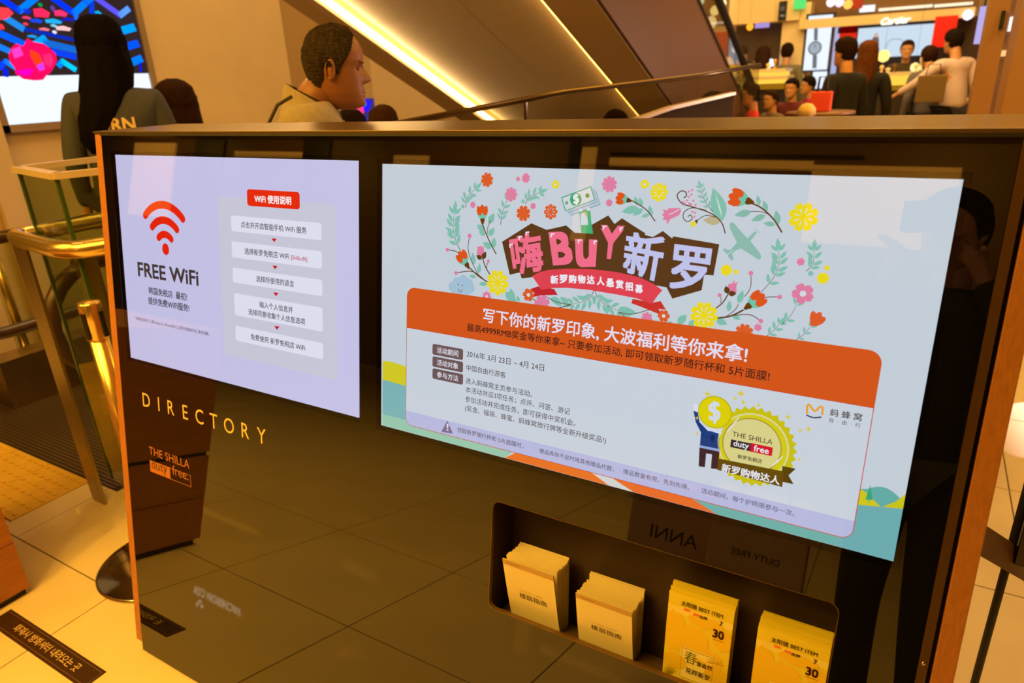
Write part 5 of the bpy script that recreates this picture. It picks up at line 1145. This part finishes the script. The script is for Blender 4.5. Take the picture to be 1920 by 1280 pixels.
# man in a beige blazer
hq = at((592, 122), 2.16); fx = np.array([.75, .66])
man, J, k, L, hc = person((hq[0]-.00-.03*fx[0], hq[1]-.03*fx[1]), at((605, 47), 2.16)[2]-.004, fx, 'man with cropped greying hair in a beige tweed blazer, in profile behind the kiosk', (156, 142, 116), (70, 62, 52), 'receding', (56, 46, 36), (146, 94, 62), 1, tilt=.08, fat=1.15, hscale=.93, sink=.10, fwd=.05, wide=1.2)
mb = mat('fabric_156_142_116', (156, 142, 116))
def collar(nm, r0, r1, zt_, drop, m_, a0=-158, a1=158, wid=.06):
    vs = []; fs = []; n_ = 30
    for i in range(n_+1):
        a = math.radians(a0+(a1-a0)*i/n_); fr_ = abs(a0+(a1-a0)*i/n_)/158.0     # 0 at the back, 1 at the front
        z = zt_-drop*fr_**1.7; 
        for (r_, dz) in ((r0, 0), (r0+.012, .006), (r1, -wid), (r1-.012, -wid-.004)):
            vs.append(((r_*math.sin(a))*k, ((.012-r_*math.cos(a)*(1.0 if fr_ < .5 else 1.1))*1.0-.0)*k, (z+dz)*k))
    for i in range(n_):
        for j in range(4): fs.append((i*4+j, i*4+(j+1) % 4, (i+1)*4+(j+1) % 4, (i+1)*4+j))
    return mesh(nm, vs, fs, m_, man, smooth=False, local=True)
collar('collar', .066, .094, 1.505, .13, mb, wid=.045); collar('shirt_collar', .058, .066, 1.50, .10, mat('dark_shirt', (40, 30, 24), .8), wid=.03)
# bag strap over the far shoulder
b = B(); pts = [(-.17+.02*math.sin(i), 0, 0) for i in range(1)]
st = [L((.15, -.035, 1.474)), L((.152, -.075, 1.455)), L((.15, -.105, 1.41)), L((.148, -.125, 1.35)), L((.146, -.135, 1.28)), L((.145, -.135, 1.2))]
b.tube(st, .0045*k, 8); b.build('bag_strap', mat('dark_strap', (60, 48, 34), .7), man, local=True)

# woman in denim jacket, seen from behind
hq = at((192, 95), 3.2); fx = np.array([-.80, .60])
wo, J, k, L, hc = person((hq[0], hq[1]), at((192, 31), 3.2)[2]-.01, fx, 'woman with very long black hair in a dark denim jacket with lettering on its back', (66, 68, 78), (50, 50, 58), 'long', (14, 9, 7), (206, 150, 108), 1, z0=.27, fat=1.28, hscale=1.14, turn=.1, sink=.0, wide=1.15, slope=.015)
# lettering on the jacket back, draped onto the fabric
topo = [o for o in wo.children if o.name.startswith('top')][0]
bv = BVHTree.FromPolygons([v.co for v in topo.data.vertices], [tuple(p_.vertices) for p_ in topo.data.polygons])
def drape(s_, cx, cz, w_, rgb):
    vs_, fs_, x0, x1, y0, y1 = text_mesh(s_, .02); kk = w_/(x1-x0); out = []
    for x, y in vs_:
        lx = (cx+(x-(x0+x1)/2)*kk)*k; lz = (cz+(y-(y0+y1)/2)*kk)*k; h_ = bv.ray_cast(Vector((lx, -1, lz)), Vector((0, 1, 0)))
        out.append((lx, (h_[0].y if h_[0] else -.15)-.004, lz))
    mesh('jacket_lettering', out, fs_, mat('cream_print', (226, 196, 140), .7), wo, local=True)
drape('BORN', -.03, 1.29, .21, 0); drape('丰', -.03, 1.175, .085, 0); drape('中', -.02, 1.09, .09, 0)
st = [L((-.15, -.12, 1.31)), L((-.07, -.15, 1.315)), L((.07, -.15, 1.315)), L((.15, -.12, 1.31))]


ppl = [  # head-centre px, depth, crown px y, facing, label, top, trousers, hair, colour, extra
    ((331, 200), 3.9, 154, (-.7, .7), 'woman with brown shoulder-length hair behind the denim jacket', (60, 48, 44), (40, 36, 40), 'long', (46, 26, 16), {'hscale': 1.22}),
    ((716, 222), 3.6, 199, (-.4, .9), 'dark brown head just above the kiosk, right of the man\'s chest', (80, 60, 44), (40, 36, 40), 'short', (58, 34, 18), {}),
    ((655, 222), 3.05, 207, (-.6, .8), 'black-haired head low behind the man in the blazer', (36, 28, 24), (40, 36, 40), 'short', (26, 16, 12), {}),
    ((1156, 228), 4.0, 207, (-.6, .8), 'dark head peeking over the kiosk top in front of the glowing strip', (60, 40, 30), (40, 36, 40), 'short', (34, 20, 12), {}),
    ((1333, 200), 4.6, 175, (.2, .98), 'woman with long dark hair seated left of the red jacket', (44, 30, 26), (40, 36, 40), 'long', (28, 17, 12), {}),
    ((1412, 178), 6.6, 156, (-.9, -.2), 'person in a bright red jacket with black hair', (214, 26, 34), (40, 36, 40), 'short', (24, 15, 12), {}),
    ((1449, 186), 7.3, 168, (-.7, -.7), 'person in a grey brown coat right of the red jacket', (110, 90, 70), (40, 36, 40), 'short', (44, 28, 18), {}),
    ((1486, 166), 7.7, 147, (-.3, -.95), 'person in dark maroon facing the camera', (96, 24, 30), (40, 36, 40), 'short', (26, 16, 12), {}),
    ((1519, 163), 8.3, 143, (-.8, -.4), 'person in a magenta top with black hair turned left', (150, 34, 66), (40, 36, 40), 'short', (24, 15, 12), {}),
    ((1512, 217), 5.6, 198, (0, -1), 'child in a beige hat low above the kiosk top', (196, 160, 100), (60, 50, 40), 'short', (60, 40, 24), {'cap': (214, 178, 112)}),
    ((1590, 93), 6.4, 70, (-.7, .5), 'tall person in a black jacket with black hair', (15, 13, 14), (120, 130, 140), 'short', (36, 22, 14), {'fat': 1.1}),
    ((1628, 100), 7.2, 78, (-.2, .9), 'woman with brown hair in a long black coat', (18, 13, 14), (24, 20, 24), 'long', (92, 52, 22), {}),
    ((1476, 91), 11.0, 81, (0, 1), 'distant person in a grey top in front of the cream pillar', (120, 112, 84), (50, 46, 40), 'short', (40, 24, 14), {}),
    ((1430, 100), 10.5, 88, (.2, .9), 'distant woman with long dark hair at the glass cases', (120, 110, 96), (50, 46, 40), 'long', (50, 30, 20), {}),
    ((1388, 98), 11.2, 86, (.4, .9), 'distant person in a cream coat at the left glass cases', (220, 190, 150), (50, 46, 40), 'short', (60, 40, 30), {}),
    ((1702, 87), 10.3, 76, (0, -1), 'shop clerk in a dark olive jacket behind the glowing counter', (70, 52, 24), (40, 36, 30), 'short', (50, 30, 18), {}),
    ((1752, 98), 8.5, 84, (-.4, .9), 'woman in a grey top leaning at the counter with brown bag', (104, 96, 96), (24, 20, 22), 'short', (50, 28, 16), {'lean': .15}),
    ((1812, 64), 8.0, 50, (-.6, .75), 'man in a pale lilac shirt and dark trousers reaching to the left', (218, 190, 190), (34, 26, 32), 'short', (30, 20, 14), {'lean': .2, 'arms': {'ell': (-.33, .12, 1.22), 'wrl': (-.42, .32, 1.1)}}),
]
made = {}
for i, (hp, d, cy_, fc, lab, tc, rc, hr, hcol, ex) in enumerate(ppl):
    q_ = at(hp, d); tz = float(at((hp[0], cy_), d)[2]); r_ = person((q_[0], q_[1]), tz, fc, lab, tc, rc, hr, hcol, (208, 150, 104), 0, **ex); made[i] = r_

M_colm0 = mat('brown_table_top', (120, 84, 50), .4)
def holdbag(x, y, z, w, d_, h_, rgb, lab, name='shopping_bag'):
    bg = empty(name, (x, y, z), lab, 'bag'); m_ = mat('bag_%d_%d' % (rgb[0], rgb[1]), rgb, .6)
    b = B(); b.hexa([(x-w/2, y-d_/2, z), (x+w/2, y-d_/2, z), (x+w/2, y+d_/2, z), (x-w/2, y+d_/2, z), (x-w/2, y-d_/2, z+h_), (x+w/2, y-d_/2, z+h_), (x+w/2, y+d_/2, z+h_), (x-w/2, y+d_/2, z+h_)]); b.build('body', m_, bg, bevel=min(w, d_)*.06)
    for s_ in (-1, 1):
        b = B(); b.tube([(x-w*.25, y+s_*d_*.3, z+h_-.01), (x-w*.2, y+s_*d_*.2, z+h_+.12), (x+w*.2, y+s_*d_*.2, z+h_+.12), (x+w*.25, y+s_*d_*.3, z+h_-.01)], .006, 6); b.build('handle', M_black, bg)
    return bg
q_ = dep((1745, 168), 8.1); holdbag(float(q_[0]), float(q_[1]), float(q_[2])-.14, .30, .16, .30, (120, 92, 44), 'olive brown shoulder bag of the leaning woman')
q_ = dep((1540, 190), 5.9); tb = empty('bar_table', (float(q_[0]), float(q_[1]), 0), 'small round table under the red bag', 'table'); b = B(); b.lathe((q_[0], q_[1], float(q_[2])-.105), [(.001, 0), (.28, 0), (.28, .022), (.001, .022)], 24); b.build('table_top', M_colm0, tb); b = B(); b.lathe((q_[0], q_[1], 0), [(.2, 0), (.2, .02), (.03, .03), (.03, float(q_[2])-.106)], 20); b.build('pedestal', M_black, tb); holdbag(float(q_[0]), float(q_[1]), float(q_[2])-.08, .16, .12, .16, (228, 70, 50), 'bright red bag among the seated customers')

# ------------------------------------------------------------------ far shops
YS = 13.0
def box_px(name, x0, y0, x1, y1, Y, dpt, m_, parent=None, bevel=0, zb=None):
    a = ony((x0, y1), Y); c = ony((x1, y0), Y); a2 = ony((x0, y0), Y); c2 = ony((x1, y1), Y)
    xa = (a[0]+a2[0])/2; xb = (c[0]+c2[0])/2; za = (a[2]+c2[2])/2 if zb is None else zb; zc = (c[2]+a2[2])/2
    b = B(); b.box((xa, Y, za), (xb, Y+dpt, zc)); return b.build(name, m_, parent, bevel=bevel)
def root_at(name, px_, Y, lab, cat, grp=None):
    q_ = ony(px_, Y); return empty(name, (float(q_[0]), Y, float(q_[2])), lab, cat, grp)
M_fas = mat('cream_fascia', (240, 214, 160), .5); M_dk = mat('dark_bronze_wall', (84, 62, 40), .45)
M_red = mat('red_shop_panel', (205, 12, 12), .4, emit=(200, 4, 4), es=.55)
# facade
struct(box_px('wall_shops', 1370, 30, 1500, 260, YS+.6, .1, mat('ochre_shop_wall', (200, 160, 100), .5), zb=0.0))
struct(box_px('trim_1', 1368, -20, 1500, 42, YS-.2, .3, M_fas))
struct(box_px('trim_2', 1464, 6, 1514, 150, YS-.1, .4, M_fas, zb=0.0))
struct(box_px('trim_3', 1500, 26, 1826, 44, YS-.25, .4, M_fas)); struct(box_px('trim_4', 1572, 44, 1800, 56, YS-.05, .2, mat('dark_band', (58, 44, 40), .5)))
struct(box_px('wall_shops_dark', 1378, 46, 1462, 130, YS+.3, .05, M_dk, zb=0.0))
struct(box_px('wall_shops_red', 1560, 40, 1830, 240, YS+.2, .1, mat('dark_shop_back', (70, 46, 30), .5), zb=0.0))
struct(box_px('wall_shops_upper', 1500, -60, 1840, 27, YS+.3, .1, mat('ochre_upper', (120, 84, 40), .5)))
def light_box(px4, Y, lab, rgb=(228, 236, 250), k_=1.15, frame=True, cat='light box'):
    x0, y0, x1, y1 = px4; t = root_at('light_box', ((x0+x1)/2, y1), Y, lab, cat)
    if frame: box_px('frame', x0-4, y0-4, x1+4, y1+3, Y+.01, .12, M_black, t)
    box_px('lit_panel', x0, y0, x1, y1, Y-.01, .02, glow(rgb, k_), t); return t
def on_y(Y): return lambda u, v, w: (u, Y-w, v)
def py_(Y): return lambda p: (lambda q_: (q_[0], q_[2]))(ony(p, Y))
t = light_box((1511, 29, 1556, 131), YS-.14, 'tall white light box with a wristwatch picture')
a = Art(on_y(YS-.16), py_(YS-.16), step=.004); a.poly([(1527, 40), (1534, 40), (1533, 76), (1526, 76)], (110, 116, 124), 1); a.disc((1528, 90), 13, (120, 120, 124), 2, 24); a.disc((1528, 90), 10, (168, 178, 190), 3, 24); a.poly([(1524, 103), (1532, 103), (1531, 128), (1523, 128)], (110, 116, 124), 1)
a.stroke([(1528, 90), (1528, 83)], 1.2, (60, 60, 70), 4); a.build('watch_picture', t)
light_box((1523, 134, 1549, 166), YS-.14, 'low white light box below the watch light box')
t = light_box((1561, 34, 1571, 164), YS-.02, 'narrow lilac light box beside the watch light box', (176, 182, 226), 1.0, frame=False)
t = root_at('shop_screen', (1680, 108), YS-.1, 'wide pale screen inside the red watch shop', 'screen'); box_px('screen', 1607, 45+4, 1748, 106, YS-.1, .05, glow((198, 216, 232), 1.1), t)
a = Art(on_y(YS-.12), py_(YS-.12), step=.004); a.poly([(1633, 96), (1636, 72), (1643, 62), (1648, 72), (1648, 98)], (120, 96, 90), 1); a.disc((1643, 66), 4, (214, 176, 160), 2); a.poly([(1612, 80), (1632, 82), (1634, 100), (1612, 98)], (150, 170, 176), 1); a.stroke([(1660, 92), (1668, 76), (1688, 74), (1700, 88)], 2, (160, 176, 192), 1); a.build('screen_picture', t)
t = root_at('red_panel', (1590, 80), YS-.05, 'bright red panel left of the shop screen', 'panel'); box_px('panel', 1574, 45, 1606, 84, YS-.05, .06, M_red, t)
t = root_at('red_panel', (1770, 90), YS-.3, 'bright red panel right of the shop screen', 'panel'); box_px('panel', 1750, 30, 1792, 88, YS-.3, .06, M_red, t)
t = root_at('shop_sign', (1680, 45), YS-.02, 'white italic glowing sign above the shop screen', 'sign')
a = Art(on_y(YS-.27), py_(YS-.27), step=.004, mk=lambda c: glow(c, 1.6)); a.text('Cartier', (1651, 47), (1707, 42), (255, 244, 226), 1, bold=.03, shear=.35); a.build('lettering', t)
t = root_at('exit_sign', (1498, 16), YS-.28, 'green glowing exit sign hanging from the ceiling', 'sign'); box_px('lit_face', 1489, -4, 1510, 16, YS-.28, .08, glow((90, 220, 110), 1.2), t)
t = root_at('hanging_sign', (1466, 36), YS-.26, 'tall black hanging sign with white emblem', 'sign'); box_px('board', 1460, 2, 1474, 38, YS-.26, .06, M_black, t)
a = Art(on_y(YS-.28), py_(YS-.28), step=.004); a.disc((1467, 16), 3.5, (150, 140, 120), 1); a.disc((1467, 16), 2.4, (24, 20, 18), 2); a.poly([(1463, 28), (1471, 28), (1471, 31), (1463, 31)], (150, 140, 120), 1); a.build('emblem', t)
t = root_at('lilac_screen', (1430, 52), YS-.1, 'small lilac screen in the dark shop recess', 'screen'); box_px('screen', 1416, 38, 1442, 52, YS-.1, .04, glow((176, 150, 220)), t)
# counters with glowing fronts
def counter(x0, y0, x1, y1, Y, lab, glowh=.5):
    t = root_at('display_counter', ((x0+x1)/2, y1), Y, lab, 'counter', None); a = ony((x0, y1), Y); c = ony((x1, y0), Y); zt_ = float(c[2]); zb_ = float(a[2])
    b = B(); b.box((a[0], Y, zb_+.0), (c[0], Y+.5, zt_)); b.build('glass_case', glow((250, 196, 70), 1.25), t)
    b = B(); b.box((a[0]-.03, Y-.02, zt_), (c[0]+.03, Y+.52, zt_+.04)); b.build('top_slab', mat('pale_counter_top', (240, 220, 170), .3), t)
    b = B(); b.box((a[0], Y-.005, zb_-.07), (c[0], Y+.5, zb_)); b.build('olive_plinth', mat('olive_band', (150, 130, 20), .5), t)
    b = B(); b.box((a[0]+.05, Y+.03, 0.0), (c[0]-.05, Y+.47, zb_-.07)); b.build('dark_base', mat('dark_counter_base', (50, 34, 22), .5), t)
    return t
counter(1641, 140, 1724, 161, 11.4, 'counter with a bright yellow glowing front in the red shop')
counter(1406, 134, 1470, 144, 11.0, 'far counter with upper yellow glowing shelf at the left shop')
counter(1408, 148, 1472, 158, 9.8, 'nearer counter with yellow glowing shelf behind the seated people')
counter(1345, 126, 1396, 136, 11.2, 'yellow glowing counter seen past the escalator cladding')
for i, (x, y, Y, w_, h_, c_) in enumerate([(1652, 132, 11.5, 7, 12, (250, 214, 150)), (1664, 134, 11.6, 9, 8, (240, 226, 200)), (1676, 130, 11.5, 6, 14, (120, 80, 30)), (1716, 130, 11.5, 8, 12, (250, 230, 190)), (1726, 122, 11.7, 7, 20, (240, 236, 230)), (1440, 126, 11.2, 8, 10, (250, 220, 160)), (1412, 124, 11.2, 6, 14, (90, 60, 40)), (1452, 122, 11.3, 7, 16, (200, 150, 90)), (1420, 116, 12.0, 8, 22, (236, 244, 250)), (1400, 120, 11.9, 6, 14, (60, 44, 34))]):
    q_ = ony((x, y+h_/2), Y); s0 = 0.0082*Y/11; t = empty('counter_display', tuple(float(v) for v in q_), ['small gold display stand at the left end of the red shop counter', 'low white display block on the red shop counter', 'slim brown display stand left of the clerk', 'cream display stand right of the clerk', 'tall white display stand at the right end of the red shop counter', 'gold display block on the far left counter', 'dark display stand at the left end of the far left counter', 'tan display stand at the right end of the far left counter', 'tall pale display panel behind the far left counter', 'dark slim display behind the far left counter'][i], 'display stand', 'display stands on the shop counters')
    wv, hv_ = w_*s0, h_*s0; b = B(); b.lathe(tuple(q_), [(wv*.5, 0), (wv*.5, .015), (wv*.22, .03), (wv*.2, hv_*.5), (wv*.5, hv_*.75), (wv*.42, hv_), (.004, hv_+.01)], 10); b.build('body', mat('stand_%d_%d' % (c_[0], c_[2]), c_, .4), t)
    b = B(); b.tube([tuple(q_), (float(q_[0]), float(q_[1]), .01)], .012, 6); b.build('leg', M_black, t)
t = root_at('vase_lamp', (1365, 130), 10.4, 'glowing amber lamp at the foot of the escalator glass', 'lamp'); q_ = ony((1364, 130), 10.4); b = B(); b.lathe(tuple(q_), [(.05, -.2), (.11, -.1), (.12, .0), (.06, .12), (.03, .16)], 16); b.build('glass_globe', glow((255, 180, 30), 1.4), t); b = B(); b.tube([(q_[0], q_[1], 0), (q_[0], q_[1], q_[2]-.18)], .03, 8); b.build('stand', M_black, t)
LAMPS = ['amber lamp, lower of the two beside the escalator glass top', 'warm white lamp at the very top beside the escalator glass', 'dim cream lamp lowest of the three beside the escalator glass', 'orange lamp in the dark recess left of the lilac screen', 'pale lamp touching the escalator cladding at the top edge', 'cool white lamp above the left glowing counter', 'yellow lamp over the goods at the left end of the pale screen', 'cream lamp in front of the shop clerk',
         'pinkish lamp at the top edge, leftmost of three above the white light box', 'pink lamp at the top edge, middle of three above the white light box', 'orange lamp at the top edge, rightmost of three above the white light box', 'pale lamp beside the distant cream coat', 'orange glow low between the legs at the right end of the shops', 'white lamp at the right end of the red shop fascia']
for i, (x, y, r_, c_) in enumerate([(1340, 20, .08, (255, 226, 140)), (1353, 6, .08, (255, 236, 170)), (1333, 42, .10, (250, 214, 150)), (1406, 50, .06, (255, 160, 40)), (1311, 1, .09, (210, 225, 190)), (1445, 120, .08, (240, 246, 255)), (1657, 105, .09, (255, 220, 120)), (1715, 128, .08, (255, 226, 150)), (1558, 4, .07, (240, 220, 240)), (1574, 4, .07, (240, 210, 220)), (1590, 8, .07, (250, 180, 80)), (1380, 92, .07, (240, 230, 210)), (1806, 195, .1, (240, 170, 60)), (1815, 28, .07, (240, 230, 250))]):
    q_ = ony((x, y), YS-.3); t = empty('shop_lamp', tuple(float(v) for v in q_), 'lamp', 'lamp', 'glowing lamps of the far shops')
    t['label'] = LAMPS[i]
    b = B(); b.tube([tuple(q_), (float(q_[0]), float(q_[1]), 5.2)], .0015, 5); b.build('hanging_cord', M_black, t); b = B(); b.lathe(tuple(q_), [(.01, -r_), (r_*.7, -r_*.7), (r_, 0), (r_*.7, r_*.7), (.01, r_)], 12); b.build('bulb', glow(c_, 1.6), t)
for i, (x0, y0, x1, y1) in enumerate([(1612, 10, 1640, 22), (1648, 12, 1748, 17), (1752, 6, 1824, 11)]):
    t = root_at('strip_light', ((x0+x1)/2, y1), YS+.25, ['bright white patch of light above the red shop', 'long white strip light above the red shop', 'warm strip light at the right above the red shop'][i], 'strip light'); box_px('tube', x0, y0, x1, y1, YS+.25, .05, glow((255, 236, 200) if i else (240, 240, 255), 1.3), t)
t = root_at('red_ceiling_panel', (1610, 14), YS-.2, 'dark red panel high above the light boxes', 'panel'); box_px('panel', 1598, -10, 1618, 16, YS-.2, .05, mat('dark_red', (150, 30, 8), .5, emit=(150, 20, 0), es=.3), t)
t = root_at('light_box', (1850, 80), 8.0, 'slim lilac light box left of the brown column', 'light box'); box_px('lit_panel', 1832, 12, 1850, 82, 8.0, .05, glow((190, 176, 236), 1.0), t); q_ = ony((1846, 14), 8.02); b = B(); b.tube([tuple(q_), (float(q_[0]), float(q_[1]), 5.2)], .008, 6); b.build('hanging_rod', M_black, t)
# olive carpet behind the kiosk
b = B(); b.box((-2.6, 7.2, 0.0005), (1.6, 12.9, 0.006)); tag(b.build('carpet', mat('olive_carpet', (120, 100, 20), .9)), 'olive green carpet on the floor of the far shops', 'carpet')
# columns at the right edge
M_colm = mat('brown_column_panel', (176, 132, 84), .4)
def colbox(name, pts_top, pts_bot, Y, dpt, m_):
    a = ony(pts_bot[0], Y); c = ony(pts_bot[1], Y); b = B(); b.box((a[0], Y, 0), (c[0], Y+dpt, 4.5)); return struct(b.build(name, m_))
colbox('column_right', None, ((1813, 225), (1852, 225)), 3.6, .15, M_colm); colbox('column_right_edge', None, ((1874, 225), (1990, 225)), 3.0, .3, M_colm)
t = empty('glass_showcase', (.33, 3.9, 0), 'tall narrow glass showcase strip with lit shelves between the brown columns', 'showcase')
a = ony((1852, 225), 3.9); c = ony((1880, 225), 3.9); b = B(); b.box((a[0], 3.9, 0), (c[0]+.1, 3.92, 3.2)); b.build('back_panel', mat('lilac_grey_panel', (150, 120, 110), .3), t)
for (x, y, h_, c_) in ((1896, 45, 14, (255, 246, 240)), (1881, 100, 6, (255, 200, 130)), (1862, 145, 10, (240, 190, 70))):
    q0 = ony((x-7, y+h_), 3.88); q1 = ony((x+7, y-h_), 3.88); b = B(); b.box((q0[0], 3.87, q0[2]), (q1[0], 3.9, q1[2])); b.build('lit_shelf', glow(c_, 1.1), t)
t = empty('info_tablet', (.2, 3.58, 1.8), 'small dark tablet with green screen on the brown column', 'tablet'); q0 = ony((1872, 55), 3.58); q1 = ony((1886, 20), 3.58)
b = B(); b.box((q0[0]-.0, 3.57, q0[2]), (q1[0], 3.6, q1[2])); b.build('casing', M_black, t); b = B(); b.box((q0[0]+.006, 3.565, q0[2]+.02), (q1[0]-.006, 3.572, q1[2]-.02)); b.build('screen', glow((90, 110, 20)), t)

# ------------------------------------------------------------------ behind the camera: the photographer and bags seen in the glass
fw = np.array([R[0][2], R[1][2]])*-1; fw = fw/np.hypot(*fw); bk = -fw; rt_ = np.array([fw[1], -fw[0]])
pp = bk*.27
ph, J, k, L, hc = person((pp[0], pp[1]), H+.10, fw, 'photographer in a black jacket holding a camera, seen as a dark reflection in the glass', (24, 20, 18), (30, 26, 26), 'short', (26, 18, 14), (196, 140, 96), 1,
                         arms={'ell': (-.27, .02, 1.20), 'wrl': (-.12, .10, 1.50), 'hdl': (.4, .6, .7), 'elr': (.27, .02, 1.20), 'wrr': (.12, .10, 1.50), 'hdr': (-.4, .6, .7)}, fat=1.1)
cmb = empty('handheld_camera', (float(bk[0]*.06), float(bk[1]*.06), H), 'black camera held at the photographer\'s face, behind the lens point', 'camera', rz=math.atan2(-fw[0], fw[1]))
b = B(); b.box((-.065, -.05, -.045), (.065, -.012, .045)); b.build('camera_body', M_black, cmb, bevel=.004, local=True)
def rbag(px_, dy, w, h_, rgb, lab, txt=None):
    r_ = wr(px_); kk = -S/(r_@N); P = CAM+r_*kk; r2 = r_-2*N*(r_@N); t_ = (dy-P[1])/r2[1]; Q = P+r2*t_
    bg = holdbag(float(Q[0]), float(Q[1]), max(float(Q[2])-h_/2, .02), w, .12, h_, rgb, lab)
    if txt:
        x, y, z = float(Q[0]), float(Q[1])+.061, float(Q[2])
        vs_, fs_, x0, x1, y0, y1 = text_mesh(txt); kk = w*.5/(x1-x0); mesh('lettering', [(x-(xx-(x0+x1)/2)*kk, y, z+yy*kk) for xx, yy in vs_], fs_, M_black, bg)
    return bg
rbag((1270, 1010), -.25, .34, .40, (206, 166, 130), 'brown paper shopping bag seen only as a reflection', 'ANNI')
rbag((1420, 1040), -.15, .30, .40, (226, 184, 120), 'tan paper shopping bag with a dark label, seen only as a reflection', 'DUTY FREE')
# lit boutique sign high on the wall behind, mirrored by polished floor and glass
sg = empty('shop_sign', (-2.9, -5.9, 2.6), 'white lit watch boutique name with a cross emblem, reflected low in the kiosk glass', 'sign')
def dbl(px_, Y):
    r_ = wr(px_); P = CAM+r_*(-S/(r_@N)); r2 = r_-2*N*(r_@N); Q = P+r2*(-P[2]/r2[2]); r3_ = np.array([r2[0], r2[1], -r2[2]]); return Q+r3_*((Y-Q[1])/r3_[1])
SGY = -4.0
pa_, pb_, pc_ = dbl((450, 1145), SGY), dbl((312, 1082), SGY), dbl((372, 1134), SGY)
bs = bpy.data.objects[sg.name]; sg.location = (float(pa_[0]+pb_[0])/2, SGY, float(pa_[2]))
zz0, zz1 = float(pa_[2])+.015, float(pa_[2])+.015
b = B(); b.box((float(pb_[0])-.25, SGY-.08, float(pa_[2])-.06), (float(pa_[0])+.25, SGY-.03, 3.5)); b.build('dark_board', M_black, sg)
vs_, fs_, x0, x1, y0, y1 = text_mesh('VACHERON CONSTANTIN', .004); L_ = float(pa_[0]-pb_[0]); kk = L_/(x1-x0)
M_sg = glow((255, 236, 205), 15)
mesh('lettering', [(float(pa_[0])-(x-x0)*kk, SGY-.02, float(pa_[2])-.02+y*kk*1.2) for x, y in vs_], fs_, M_sg, sg)
cx, cz, rr_ = float(pc_[0]), float(pc_[2])+.01, .085; vs = []; fs = []
for q_ in range(4):
    a0 = q_*math.pi/2; b0 = len(vs)
    for (r_, da) in ((.012, 0), (rr_, -.42), (rr_*.8, 0), (rr_, .42)): vs.append((cx+r_*math.cos(a0+da), SGY-.02, cz+r_*math.sin(a0+da)))
    fs.append((b0, b0+1, b0+2, b0+3))
mesh('cross_emblem', vs, fs, M_sg, sg)
